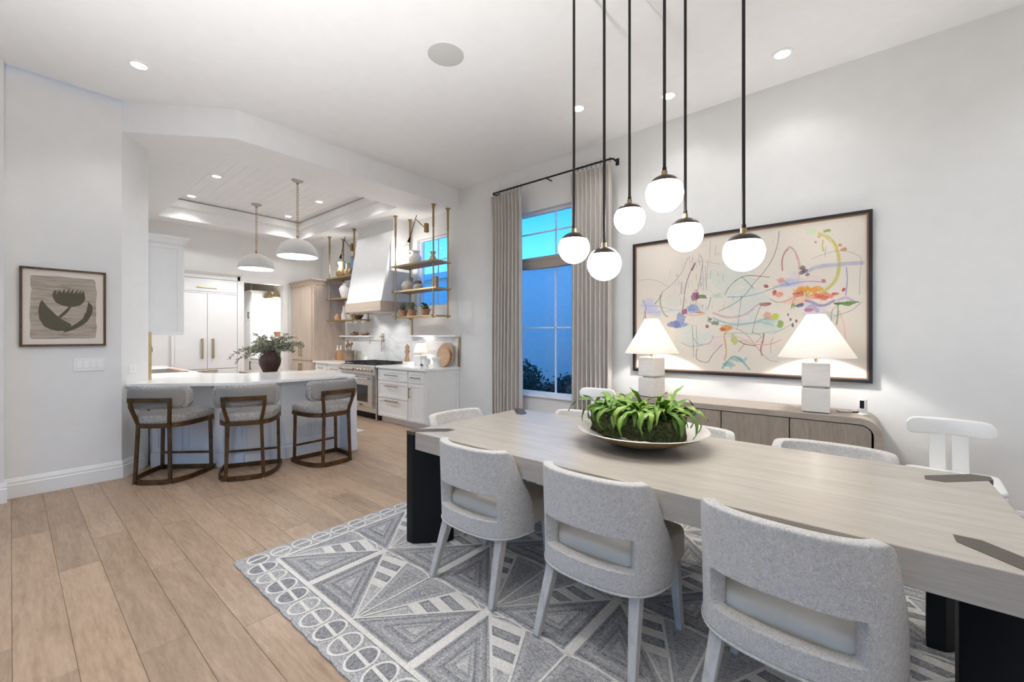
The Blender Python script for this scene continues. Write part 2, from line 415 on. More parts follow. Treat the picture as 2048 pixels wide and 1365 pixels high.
for (x, y, lab) in [(-4.807, .715, 'recessed downlight in the ceiling near the left wall, above the leaf picture'),
                    (-2.27, 3.75, 'recessed downlight in the ceiling just behind the leftmost globe pendant rod'),
                    (-1.48, 4.12, 'recessed downlight in the ceiling beside the middle pendant rods'),
                    (-.54, 4.12, 'recessed downlight in the ceiling above the right side of the abstract painting')]:
    downlight(x, y, CZ, DOWN_W * (.5 if y > 4 else 1), lab, g)
for (x, y, lab) in [(-2.9, .7, 'recessed downlight above the open floor left of the rug, outside the photo'), (-.7, .45, 'added fill downlight nearly above the camera, outside the photo'), (1.6, 2.3, 'recessed downlight right of the table end, outside the photo'), (1.6, 4.12, 'recessed downlight by the right wall beyond the white chair, outside the photo'), (-4.6, -2.2, 'recessed downlight in the left rear of the room, outside the photo')]:
    downlight(x, y, CZ, DOWN_W * (4.0 if x == -2.9 else 1), lab, 'recessed downlights outside the view')  # the one nearly above the camera is added fill for the near chairs
for (x, y, lab) in [(-7.42, 1.98, 'recessed downlight in the planked tray ceiling, nearest on its left side'),
                    (-8.78, 1.98, 'recessed downlight in the planked tray ceiling, far left corner'),
                    (-7.42, 3.52, 'recessed downlight in the planked tray ceiling, right of the nearer dome pendant'),
                    (-8.78, 3.55, 'recessed downlight in the planked tray ceiling, between the two dome pendants')]:
    downlight(x, y, 3.80, KITCH_W, lab, 'recessed downlights in the kitchen tray ceiling')
for (x, y, lab) in [(-6.2, 1.98, 'recessed tray downlight hidden by the header, left of the two'), (-6.2, 3.52, 'recessed tray downlight hidden by the header, right of the two')]:
    downlight(x, y, 3.80, KITCH_W, lab, 'hidden kitchen downlights')
t = thing('ceiling_speaker', 'round grey speaker grille flush in the white ceiling', 'speaker', (-2.68, 2.33, CZ))
MB().lathe([(.148, 0), (.148, -.004), (.14, -.006), (0, -.006)], 40).build('grille', M('speaker_grille', (.55, .55, .54), .8, bs=.5, bscale=600), t)
MB().lathe([(.148, .0), (.154, .0), (.154, -.005), (.148, -.005)], 40).build('rim', m_ring, t)

# ---- six alabaster globe pendants over the table
m_globe, nt, b = newmat('alabaster_glow')
v = coords(nt, rnd=True); f = noise(nt, v, 7, 4, .6, .8)
cl = ramp(nt, f, [(.60, (1, .975, .94)), (.70, (.93, .80, .64))]); st_ = ramp(nt, f, [(.60, (1, 1, 1)), (.70, (.3, .3, .3))])
nt.links.new(cl, b.inputs['Base Color']); nt.links.new(cl, b.inputs['Emission Color'])
mu = N(nt, 'ShaderNodeMath', operation='MULTIPLY'); nt.links.new(st_, mu.inputs[0]); mu.inputs[1].default_value = GLOBE_E; nt.links.new(mu.outputs[0], b.inputs['Emission Strength'])
b.inputs['Roughness'].default_value = .3
m_cap = M('bronze_cap', (.055, .042, .036), .3, .8)
m_rod = M('bronze_rod', (.012, .009, .008), .5, .3)
GL = [((-1.454, 2.349, 1.977), 'globe pendant hanging leftmost, in front of the curtained window'),
      ((-1.205, 2.287, 1.839), 'globe pendant hanging second from left, lowest in front of the right curtain'),
      ((-1.201, 2.629, 2.181), 'globe pendant hanging third from left, between the curtain and the painting'),
      ((-.859, 2.327, 2.193), 'globe pendant hanging highest of the six, just above the painting frame'),
      ((-.838, 2.611, 2.015), 'globe pendant hanging fifth from left, across the top edge of the painting frame'),
      ((-.498, 2.476, 1.846), 'globe pendant hanging rightmost, in front of the painting')]
p0 = None
for (c, lab) in GL:
    t = thing('globe_pendant', lab, 'pendant light', c, 0, 'globe pendants over the dining table')
    a0 = R(38); rg = .1
    prof = [(rg * math.sin(a), rg * math.cos(a)) for a in np.linspace(R(57), math.pi, 22)]; prof[-1] = (0, -rg)
    MB().lathe(prof, 36).build('globe', m_globe, t)
    prof = [(0, .1015)] + [(.1015 * math.sin(a), .1015 * math.cos(a)) for a in np.linspace(.08, R(58), 12)] + [(.098 * math.sin(R(58)), .098 * math.cos(R(58)))]
    MB().lathe(prof, 36).build('cap', m_cap, t)
    MB().lathe([(0, .099), (.0155, .099), (.0155, .124), (.012, .126), (0, .126)], 20).build('collar', m_brass, t)
    MB().cyl(0, 0, .126, CZ - c[2], .0085, 12).cyl(0, 0, .126, .145, .0115, 12).build('rod', m_rod, t)
    MB().lathe([(0, CZ - c[2]), (.06, CZ - c[2]), (.06, CZ - c[2] - .012), (.02, CZ - c[2] - .03), (0, CZ - c[2] - .03)], 24).build('canopy', m_cap, t)

# ---- two big dome pendants over the kitchen island
m_dome = M('plaster_dome', (.47, .455, .44), .85, var=.05, vscale=20, bs=.15, bscale=60)
m_domein = M('dome_inside', (.9, .88, .84), .7)
m_bulb = emat('warm_bulb', (1, .93, .82), 30)
def chain(mb, x, y, z0, z1, lk=.052, wd=.026, r=.0032):
    n = int((z1 - z0) / (lk * .80)); st = (z1 - z0) / n
    for i in range(n):
        zc = z1 - st * (i + .5); pts = []
        for j in range(14):
            a = 2 * math.pi * j / 14; u = wd / 2 * math.cos(a); z = lk / 2 * math.sin(a)
            pts.append((x + (u if i % 2 else u * .35), y + (u * .35 if i % 2 else u), zc + z))
        mb.tube(pts, r, 6, closed=True)
for (x, y, lab) in [(-8.44, 2.86, 'white plaster dome pendant on a brass chain, the farther left one'),
                    (-6.67, 2.83, 'white plaster dome pendant on a brass chain, the nearer right one')]:
    t = thing('dome_pendant', lab, 'pendant light', (x, y, 2.63), 0, 'dome pendants over the kitchen island')
    po = [(.29 * math.sin(a), .275 * math.cos(a)) for a in np.linspace(0.03, R(90), 18)]
    pi_ = [(.278 * math.sin(a), .263 * math.cos(a)) for a in np.linspace(R(90), 0.03, 18)]
    MB().lathe([(0, .275)] + po + pi_[:1], 40).build('dome', m_dome, t)
    MB().lathe(pi_ + [(0, .263)], 40).build('dome_lining', m_domein, t)
    MB().lathe([(0, .2), (.03, .19), (.045, .155), (.03, .115), (0, .105)], 16).build('bulb', m_bulb, t)
    MB().lathe([(0, .262), (.02, .262), (.02, .19), (0, .19)], 14).build('socket', m_brass, t)
    ch = MB(); chain(ch, 0, 0, .31, 3.775 - 2.63); ch.build('chain', m_brass, t)
    MB().lathe([(0, .275), (.014, .275), (.012, .30), (.022, .318), (0, .325)], 14).build('finial', m_brass, t)
    MB().lathe([(.085, 1.17), (.08, 1.155), (.05, 1.138), (.015, 1.13), (0, 1.13)], 28).build('canopy', m_dome, t)
    MB().lathe([(0, 1.132), (.015, 1.132), (.013, 1.115), (0, 1.115)], 14).build('loop', m_brass, t)
    l = bpy.data.lights.new('dome_lamp', 'POINT'); l.energy = 24; l.color = NEUT; l.shadow_soft_size = .05
    o = link(bpy.data.objects.new('lamp', l)); o.parent = t; o.location = (0, 0, .06)
# ================================================================ RUG
RGZ = .010
m_rc, nt, b = newmat('rug_cream'); b.inputs['Roughness'].default_value = .95; b.inputs['Specular IOR Level'].default_value = .1
v = coords(nt); f = noise(nt, v, 140, 3); nt.links.new(ramp(nt, f, [(.3, (.64, .62, .585)), (.7, (.86, .84, .80))]), b.inputs['Base Color']); bump(nt, b, f, .6, .004)
def ruggrey(name, lo, mid, hi, st):
    m, nt, b = newmat(name); b.inputs['Roughness'].default_value = .95; b.inputs['Specular IOR Level'].default_value = .1
    f = noise(nt, coords(nt, st), 1, 5, .75, .8); f2 = noise(nt, coords(nt), 160, 3)
    c = ramp(nt, f, [(.36, lo), (.48, mid), (.64, hi)])
    nt.links.new(mixc(nt, .35, c, ramp(nt, f2, [(.3, lo), (.7, hi)])), b.inputs['Base Color']); bump(nt, b, f2, .6, .004); return m
m_r0 = ruggrey('rug_grey', (.12, .125, .145), (.40, .405, .42), (.72, .71, .69), (55, 150, 1))
m_r1 = ruggrey('rug_grey_light', (.19, .195, .21), (.52, .52, .52), (.80, .78, .75), (50, 170, 1))
m_r2 = ruggrey('rug_grey_dark', (.05, .055, .07), (.22, .225, .245), (.52, .52, .52), (170, 50, 1))
m_r3 = ruggrey('rug_grey_mid', (.08, .085, .105), (.31, .315, .33), (.64, .63, .62), (45, 190, 1))
RX0, RX1, RY0, RY1 = -3.0, 1.16, .885, 3.80
rug = thing('area_rug', 'grey and cream tufted wool rug with oval border under the dining table', 'rug', (0, 0, 0))
pts = []
def edge(a, b, n, amp, nrm):
    for i in range(n):
        t = i / n; s_ = amp * (abs(math.sin(math.pi * t * n / 4)) - .5)
        pts.append((a[0] + (b[0] - a[0]) * t + nrm[0] * s_, a[1] + (b[1] - a[1]) * t + nrm[1] * s_))
edge((RX0, RY0), (RX1, RY0), 120, .006, (0, -1)); edge((RX1, RY0), (RX1, RY1), 80, .006, (1, 0))
edge((RX1, RY1), (RX0, RY1), 120, .006, (0, 1)); edge((RX0, RY1), (RX0, RY0), 80, .006, (-1, 0))
MB().prism(pts, .0005, RGZ - .002).build('pile', m_r0, rug, smooth=False)
PM = [m_rc, m_r0, m_r1, m_r2, m_r3]
pat = MB()
ZL = [RGZ - .002 + .0006 * i for i in range(6)]
cnt = [0]
def zl(lay):
    cnt[0] += 1; return ZL[0] + .0006 * lay + (cnt[0] % 41) * 4e-6
def poly(P, lay, m):
    z = zl(lay); n = len(P)
    ar = sum(P[i][0] * P[(i + 1) % n][1] - P[(i + 1) % n][0] * P[i][1] for i in range(n))
    if ar < 0: P = P[::-1]
    pat.add([(x, y, z) for x, y in P], [tuple(range(n))], m)
def strip(P, wd, lay=3, m=0, wd2=None):
    P = [Vector(p) for p in P]; k = len(P); L = []; Rr = []
    for i in range(k):
        d = (P[min(i + 1, k - 1)] - P[max(i - 1, 0)]).normalized(); nn = Vector((-d.y, d.x)); ww = wd + ((wd2 or wd) - wd) * i / (k - 1)
        L.append(P[i] + nn * ww / 2); Rr.append(P[i] - nn * ww / 2)
    for i in range(k - 1):
        z = zl(lay); pat.add([(*q, z) for q in (Rr[i], Rr[i + 1], L[i + 1], L[i])], [(0, 1, 2, 3)], m)
def oval(cx, cy, rx, ry, along):
    rr = random.uniform(.9, 1.05); n = 26; th = .0065
    poly([(cx + rx * math.cos(a) * rr, cy + ry * math.sin(a)) for a in np.linspace(0, 2 * math.pi, n, endpoint=False)], 1, random.choice([1, 3, 4, 4]))
    a_ = [(cx + rx * rr * math.cos(a), cy + ry * math.sin(a)) for a in np.linspace(0, 2 * math.pi, n + 1)]
    z = zl(2)
    for i in range(n):
        (x0, y0), (x1, y1) = a_[i], a_[i + 1]; q = lambda x, y, s: (cx + (x - cx) * s, cy + (y - cy) * s, z)
        so, si = 1.07, .90
        pat.add([q(x0, y0, so), q(x1, y1, so), q(x1, y1, si), q(x0, y0, si)], [(0, 1, 2, 3)], 0)
    if along == 'x': strip([(cx - rx * rr, cy + .004), (cx + rx * rr, cy - .004)], .017)
    else: strip([(cx + .004, cy - ry), (cx - .004, cy + ry)], .017)
x = RX0 + .21
while x < RX1 - .05: oval(x, RY0 + .095, .064, .078, 'x'); oval(x, RY1 - .095, .064, .078, 'x'); x += .1395
y = RY0 + .115
while y < RY1 - .1: oval(RX0 + .082, y, .066, .058, 'y'); oval(RX1 - .082, y, .066, .058, 'y'); y += .1335
IX0, IX1, IY0, IY1 = RX0 + .168, RX1 - .168, RY0 + .19, RY1 - .19
strip([(IX0, IY0), (IX1, IY0)], .024, 5); strip([(IX0, IY1), (IX1, IY1)], .024, 5); strip([(IX0, IY0), (IX0, IY1)], .020, 5.3); strip([(IX1, IY0), (IX1, IY1)], .020, 5.3)
def inset(P, k):
    c = Vector((0, 0))
    for p in P: c += Vector(p)
    c /= len(P); return [tuple(c + (Vector(p) - c) * k) for p in P]
def clipx(P):      # keep a polygon inside the field
    out = []
    return [(min(max(x, IX0), IX1), min(max(y, IY0), IY1)) for x, y in P]
VH = .505; UW = .4655
nrow = 5
for j in range(nrow):
    yb = IY0 + j * VH
    off = 0 if j % 2 == 0 else UW
    for k in range(-1, 5):
        cx = -1.942 + k * 2 * UW - off
        if cx < IX0 - .05 - UW or cx > IX1 + UW: continue
        for sgn in (-1, 1):
            def q(u, v_): return (cx + sgn * u, yb + v_)
            def inside(): return IX0 - .02 <= cx + sgn * .25 <= IX1 + .02
            if not inside(): continue
            tri = [q(.035, .022), q(.435, .022), q(.435, .455)]
            for i_, (s_, mm) in enumerate(((1, 3), (.90, 4), (.78, 1), (.66, 4), (.54, 3), (.42, 1), (.30, 4), (.18, 2))): poly(clipx(inset(tri, s_)), 1 + .2 * i_, mm)
            # petals
            for (a, c, mm) in (((.0, .49), (.225, .495), 1), ((.235, .495), (.43, .47), 2)):
                P = [q(.012, .03), q(a[0] + .012, a[1]), q((a[0] + c[0]) / 2, (a[1] + c[1]) / 2 + .01), q(c[0] - .01, c[1])]
                poly(clipx(P), 1, mm); poly(clipx(inset(P, .6)), 2, 4 if mm == 1 else 1)
            # striped arch between the diagonal and the middle ray
            for i in range(5):
                t0, t1 = .50 + i * .10, .60 + i * .10
                A, B = Vector((.43, .465)), Vector((.232, .49))
                P = [q(*(A * t0)), q(*(A * t1)), q(*(B * t1 * 1.02)), q(*(B * t0 * 1.02))]
                poly(clipx(P), 3, 0 if i % 2 == 0 else 3)
                if i % 2: poly(clipx(inset(P, .72)), 4, 4)
            strip(clipx([q(.0, .02), q(.22, .25), q(.44, .478)]), .009, 4, 0, .016)
            strip(clipx([q(.0, .02), q(.12, .27), q(.235, .5)]), .009, 4, 0, .016)
            strip(clipx([q(.43, .47), q(.33, .515), q(.235, .5), q(.11, .515), q(0, .49)]), .010, 4)
            if sgn == 1: strip(clipx([q(UW - .0, .0), q(UW - .0, VH)]), .048, 3)
        if IX0 < cx < IX1: strip([(cx, yb), (cx, yb + .49)], .009, 4, 0, .014)
    if j: strip([(IX0, yb), (IX1, yb)], .008, 3)
pat.build('tufted_pattern', PM, rug, smooth=False)

# ================================================================ DINING TABLE
m_ttop = wood('bleached_oak', (.375, .335, .29), (.50, .46, .41), (1.0, 16, 16), .26, c3=(.44, .40, .35), bs=.05, fine=10, spec=.5)
m_tedge = m_ttop
m_leg = m_black
m_inlay = M('bronze_inlay', (.10, .08, .062), .4, .4)
Zt = .762
tb = thing('dining_table', 'long bleached oak dining table with dark metal corner legs', 'table', (0, 0, 0))
TQ = [(-2.388, 1.755), (.425, 1.748), (.412, 2.862), (-2.388, 2.925)]
MB().prism(TQ, Zt - .118, Zt).build('tabletop', m_ttop, tb, bevel=.003)
ctr = Vector((-.98, 2.33))
for (cx, cyy) in TQ:
    d = Vector((1 if cx < -1 else -1, 1 if cyy < 2.3 else -1)).normalized(); n_ = Vector((-d.y, d.x)); c0 = Vector((cx, cyy)) - d * .022
    def hexa(l0, l1, w_, ch):
        return [tuple(c0 + d * a + n_ * b_) for a, b_ in ((l0, 0), (l0 + ch, w_ / 2), (l1 - ch, w_ / 2), (l1, 0), (l1 - ch, -w_ / 2), (l0 + ch, -w_ / 2))]
    MB().prism(hexa(0, .32, .085, .045), RGZ, Zt - .02).build('leg', m_leg, tb, bevel=.003)
    MB().prism(hexa(-.001, .325, .088, .045), Zt - .02, Zt + .0015).build('corner_inlay', m_inlay, tb, smooth=False)

# ================================================================ DINING CHAIRS
m_boucle, nt, b = newmat('oatmeal_boucle'); b.inputs['Roughness'].default_value = .95; b.inputs['Specular IOR Level'].default_value = .15
v = coords(nt); f = noise(nt, v, 120, 4, .75, 1.6); f2 = noise(nt, v, 45, 3)
nt.links.new(mixc(nt, .3, ramp(nt, f, [(.34, (.41, .385, .36)), (.5, (.70, .665, .63)), (.64, (.92, .885, .85))]), ramp(nt, f2, [(.3, (.50, .485, .47)), (.7, (.70, .685, .67))])), b.inputs['Base Color'])
bump(nt, b, f, .75, .006)
b.inputs['Sheen Weight'].default_value = .2
m_seat = M('cream_leather', (.68, .64, .57), .5, bs=.1, bscale=250)
m_cleg = wood('whitewashed_oak', (.38, .365, .35), (.62, .60, .575), (14, 14, 1.4), .55, c3=(.52, .50, .48), bs=.2, fine=9)
def plan_curve(P, s):
    """point and outward normal at signed arc length s along the half curve P (mirrored for s<0)"""
    sg = 1 if s >= 0 else -1; s = abs(s); acc = 0
    for i in range(len(P) - 1):
        a, c = Vector(P[i]), Vector(P[i + 1]); l = (c - a).length
        if s <= acc + l or i == len(P) - 2:
            t = (s - acc) / l; p = a + (c - a) * t; d = (c - a).normalized(); break
        acc += l
    return Vector((sg * p.x, p.y)), Vector((sg * d.y, -d.x))
def smoothcurve(P, it=3):
    for _ in range(it):
        Q = [P[0]]
        for a, c in zip(P, P[1:]):
            Q += [(a[0] * .75 + c[0] * .25, a[1] * .75 + c[1] * .25), (a[0] * .25 + c[0] * .75, a[1] * .25 + c[1] * .75)]
        Q.append(P[-1]); P = Q
    return P
def chair_shell():
    P = smoothcurve([(0, -.275), (.13, -.268), (.22, -.235), (.275, -.17), (.300, -.08), (.308, .06)], 3)
    zs = [.325, .345, .385, .412, .420, .490, .560, .568, .62, .69, .75, .777, .79]
    smax = [.47, .475, .485, .485, .482, .465, .432, .425, .392, .36, .335, .318, .29]
    sh = .245
    sig = [-1, -.96, -.82, -.66, -.52, -.46, -.36, -.22, -.08, .08, .22, .36, .46, .52, .66, .82, .96, 1]
    outs = []; ins = []
    for z, sm in zip(zs, smax):
        ro, ri = [], []
        rake = -.018 * (z - .33) / .46
        for sg in sig:
            a = abs(sg)
            s = (a / .49) * sh if a <= .49 else sh + (a - .49) / .51 * (sm - sh)
            s = math.copysign(s, sg); p, n = plan_curve(P, s)
            th = .062 if z < .7 else .052
            ro.append((p.x, p.y + rake, z)); ri.append((p.x - n.x * th, p.y - n.y * th + rake, z))
        outs.append(ro); ins.append(ri)
    nz, ns = len(zs), len(sig); V = [p for r in outs for p in r] + [p for r in ins for p in r]; o2 = nz * ns
    idx = lambda i, j, k: k * o2 + i * ns + j
    hole = lambda i, j: 4 <= i <= 5 and 5 <= j <= 11
    fs = []
    for i in range(nz - 1):
        for j in range(ns - 1):
            if hole(i, j): continue
            fs.append((idx(i, j, 0), idx(i, j + 1, 0), idx(i + 1, j + 1, 0), idx(i + 1, j, 0)))
            fs.append((idx(i, j, 1), idx(i + 1, j, 1), idx(i + 1, j + 1, 1), idx(i, j + 1, 1)))
    def rim(loop, rev):
        for a, c in zip(loop, loop[1:] + loop[:1]):
            f = (idx(*a, 0), idx(*c, 0), idx(*c, 1), idx(*a, 1)); fs.append(f if rev else f[::-1])
    rim([(0, j) for j in range(ns)] + [(i, ns - 1) for i in range(1, nz)] + [(nz - 1, j) for j in range(ns - 2, -1, -1)] + [(i, 0) for i in range(nz - 2, 0, -1)], False)
    rim([(4, j) for j in range(5, 13)] + [(i, 12) for i in range(5, 7)] + [(6, j) for j in range(11, 4, -1)] + [(5, 5)], True)
    mb = MB(); mb.add(V, fs); return mb, P
def rounded(hw, y0, y1, r0, r1, n=5, hw2=None):
    """plan outline: half widths hw at y0 (rear) and hw2 at y1 (front), rounded corners"""
    hw2 = hw2 or hw; out = []
    for cx, cyy, r, a0 in ((hw2 - r1, y1 - r1, r1, 0), (-hw2 + r1, y1 - r1, r1, 90), (-hw + r0, y0 + r0, r0, 180), (hw - r0, y0 + r0, r0, 270)):
        for i in range(n + 1):
            a = R(a0 + 90 * i / n); out.append((cx + r * math.cos(a), cyy + r * math.sin(a)))
    return out
def pillow(mb, outline, z0, z1, e=.02, dome=.0):
    """cushion with rounded edges from a plan outline"""
    c = Vector((sum(p[0] for p in outline) / len(outline), sum(p[1] for p in outline) / len(outline)))
    rings = [(e * 1.0, z0), (e * .3, z0 + e * .3), (0, z0 + e), (0, z1 - e), (e * .3, z1 - e * .3), (e * 1.0, z1), (.06 + e, z1 + dome * .5), (.13, z1 + dome * .85)]
    n = len(outline); V = []
    for off, z in rings:
        for p in outline:
            d = Vector(p) - c; L = d.length; V.append((*(c + d * max(.05, (L - off) / L)), z))
    V.append((*c, z1 + dome)); V.append((*c, z0)); fs = []
    for i in range(len(rings) - 1):
        fs += [(i * n + j, i * n + (j + 1) % n, (i + 1) * n + (j + 1) % n, (i + 1) * n + j) for j in range(n)]
    t = (len(rings) - 1) * n; k = len(rings) * n
    fs += [(t + j, t + (j + 1) % n, k) for j in range(n)] + [((j + 1) % n, j, k + 1) for j in range(n)]
    return mb.add(V, fs)
CHZ = RGZ + .0015
def make_chair():
    t = thing('dining_chair', 'x', 'chair', (0, 0, RGZ))
    sh, P = chair_shell(); bo = sh.build('backrest', m_boucle, t, sub=2)
    hs = set(); nz_, ns_ = 13, 18
    for k in (0, 1): hs |= {k * nz_ * ns_ + i * ns_ + j for i in (4, 5, 6) for j in range(5, 13) if not (i == 5 and 5 < j < 12)}
    me = bo.data; cr_ = me.attributes.new('crease_edge', 'FLOAT', 'EDGE')
    for e_ in me.edges: cr_.data[e_.index].value = .8 if (e_.vertices[0] in hs and e_.vertices[1] in hs) else 0
    st = MB(); pillow(st, rounded(.255, -.19, .275, .12, .06, 6, .27), .325, .47, .022, .018); st.build('seat', m_seat, t, ang=60)
    loop = []
    for s_ in np.linspace(-.465, .465, 40):
        p, n = plan_curve(P, s_); loop.append((p.x + n.x * -.002, p.y + n.y * -.002, .329))
    MB().tube(loop, .0055, 6).build('welt', m_boucle, t)
    for sx in (-1, 1):
        MB().bar((sx * .205, -.175, .345), (sx * .235, -.285, 0), .052, .052, up=(0, 1, 0), wx2=.032, wy2=.032).build('leg', m_cleg, t, bevel=.004)
        MB().bar((sx * .225, .205, .345), (sx * .262, .185, 0), .05, .05, up=(0, 1, 0), wx2=.032, wy2=.032).build('leg', m_cleg, t, bevel=.004)
    return t
CG = 'boucle dining chairs around the table'
ch = make_chair(); ch.location = (-1.70, 1.865, CHZ); ch['group'] = CG; ch['label'] = 'boucle dining chair on the near side, leftmost beside the black table leg'
dup(ch, (-.945, 1.865, CHZ), R(0), 'boucle dining chair on the near side, in the middle')
dup(ch, (-.20, 1.85, CHZ), R(-4), 'boucle dining chair on the near side, largest and rightmost')
dup(ch, (-2.35, 2.31, CHZ), R(-90), 'boucle dining chair at the far left end of the table', CG)
dup(ch, (-1.72, 2.76, CHZ), R(180), 'boucle dining chair across the table, left behind the fern')
dup(ch, (-.915, 2.76, CHZ), R(180), 'boucle dining chair across the table, just right of the fern')
dup(ch, (-.155, 2.74, CHZ), R(180), 'boucle dining chair across the table, in front of the sideboard end')

# ================================================================ BOWL AND FERN
m_bowl_in = M('silver_leaf', (.78, .75, .70), .35, .55, var=.12, vscale=10)
m_bowl_out = M('gilded_bowl', (.55, .38, .18), .35, .7, var=.15, vscale=12)
BC = (-1.03, 2.42)
bw = thing('bowl', 'wide shallow silver and gilt bowl in the middle of the dining table', 'bowl', (*BC, Zt))
po = [(.0, .002), (.10, .002), (.17, .014), (.25, .040), (.32, .070), (.375, .098)]
pi_ = [(.372, .102), (.315, .077), (.245, .048), (.165, .022), (.09, .012), (0, .011)]
MB().lathe(po, 56).build('shell', m_bowl_out, bw, ang=60)
MB().lathe([po[-1]] + pi_, 56).build('lining', m_bowl_in, bw, ang=60)
m_moss = M('moss', (.095, .105, .03), .95, var=.7, vscale=60, bs=1, bscale=160, bdist=.02)
m_twig = M('dry_roots', (.23, .15, .10), .9, var=.3)
fe = thing('fern_arrangement', 'green bird-nest fern planted in a moss block in the bowl', 'plant', (BC[0] - .02, BC[1] - .02, Zt + .050), R(-4))
mb = MB(); rr_ = random.Random(4)
nx, ny, nz = 22, 10, 5
g = {}
def mpt(i, j, k):
    x = -.25 + .5 * i / nx; y = -.105 + .21 * j / ny; z = .0 + .125 * k / nz
    q = rr_.uniform(-.008, .008)
    return (x + rr_.uniform(-.006, .006), y + q, z + rr_.uniform(-.007, .007))
def grid(fu, a, c):
    V = [[None] * (c + 1) for _ in range(a + 1)]
    for i in range(a + 1):
        for j in range(c + 1):
            key = fu(i, j)
            if key not in g: g[key] = len(mb.v); mb.v.append(mpt(*key))
            V[i][j] = g[key]
    for i in range(a):
        for j in range(c): mb.f.append((V[i][j], V[i + 1][j], V[i + 1][j + 1], V[i][j + 1])); mb.m.append(0)
grid(lambda i, j: (i, 0, j), nx, nz); grid(lambda i, j: (i, ny, j), nx, nz); grid(lambda i, j: (0, i, j), ny, nz); grid(lambda i, j: (nx, i, j), ny, nz); grid(lambda i, j: (i, j, nz), nx, ny); grid(lambda i, j: (i, j, 0), nx, ny)
# tufts of moss
for _ in range(2600):
    fc = rr_.choice('ffffbltt'); x = rr_.uniform(-.25, .25); y = rr_.uniform(-.105, .105); z = rr_.uniform(.005, .125)
    if fc == 'f': y = -.107
    elif fc == 'b': y = .107
    elif fc == 'l': x = rr_.choice((-.252, .252))
    else: z = .127
    s_ = rr_.uniform(.003, .008); d = Vector((rr_.uniform(-1, 1), rr_.uniform(-1, 1), rr_.uniform(-.6, 1)))
    d2 = Vector((rr_.uniform(-1, 1), rr_.uniform(-1, 1), rr_.uniform(-1, 1))); p = Vector((x, y, z))
    mb.add([p - d2 * s_ * .4, p + d2 * s_ * .4, p + d * s_ * 1.6], [(0, 1, 2)])
mb.build('moss_block', m_moss, fe, smooth=False)
tw = MB()
for _ in range(90):
    x, y = rr_.uniform(-.24, .24), rr_.uniform(-.10, .1); P = [Vector((x, y, .125 + rr_.uniform(0, .012)))]
    a = rr_.uniform(0, 6.3)
    for _ in range(4): a += rr_.uniform(-.8, .8); P.append(P[-1] + Vector((.022 * math.cos(a), .022 * math.sin(a), rr_.uniform(-.006, .012))))
    tw.tube(P, .0016, 4)
tw.build('dry_roots', m_twig, fe, kind='stuff')
m_frond, nt, b = newmat('fern_green'); b.inputs['Roughness'].default_value = .38
oi = N(nt, 'ShaderNodeObjectInfo'); f = noise(nt, coords(nt), 22, 3)
ca = ramp(nt, oi.outputs['Random'], [(0, (.07, .17, .014)), (.5, (.15, .30, .022)), (1, (.32, .43, .045))])
nt.links.new(mixc(nt, .45, ca, ramp(nt, f, [(.3, (.03, .10, .01)), (.7, (.20, .34, .04))])), b.inputs['Base Color'])
b.inputs['Subsurface Weight'].default_value = .0
def frond(base, az, L, lift, droop, w_, wav, tw_):
    n = 14; V = []; p = Vector(base); el = lift
    for i in range(n + 1):
        t = i / n; d = Vector((math.cos(az) * math.cos(el), math.sin(az) * math.cos(el), math.sin(el)))
        side = Vector((-math.sin(az), math.cos(az), 0)); up = side.cross(d); roll = tw_ * t
        side2 = side * math.cos(roll) + up * math.sin(roll); up2 = up * math.cos(roll) - side * math.sin(roll)
        ww = w_ * (math.sin(math.pi * min(1, .10 + t * .95)) ** .6) * (1 if t < .98 else .3) * .5
        ph = rr_.uniform(-.3, .3)
        e1 = p + side2 * (ww * (1 + .16 * math.sin(t * 21 + ph))) + up2 * (wav * math.sin(t * 15 + ph) + ww * .35); e2 = p - side2 * ww + up2 * (wav * math.cos(t * 15 + ph) + ww * .35)
        V += [e1, p.copy(), e2]; p = p + d * L / n; el -= droop / n * (1 + t)
        az += tw_ * .03
    fs = []
    for i in range(n): a = i * 3; fs += [(a, a + 1, a + 4, a + 3), (a + 1, a + 2, a + 5, a + 4)]
    return MB().add(V, fs)
for i in range(120):
    cx_ = rr_.choice([-.17, -.06, .05, .16]) + rr_.uniform(-.05, .05); cy_ = rr_.uniform(-.06, .06); az = rr_.uniform(0, 2 * math.pi)
    outer = rr_.random() < .6
    L = rr_.uniform(.19, .32) if outer else rr_.uniform(.15, .27)
    frond((cx_, cy_, .115), az, L, rr_.uniform(.75, 1.25) if outer else rr_.uniform(1.0, 1.45), rr_.uniform(1.5, 3.0) if outer else rr_.uniform(.6, 2.2), rr_.uniform(.026, .040), .006, rr_.uniform(-.6, .6)).build('frond', m_frond, fe, ang=80)
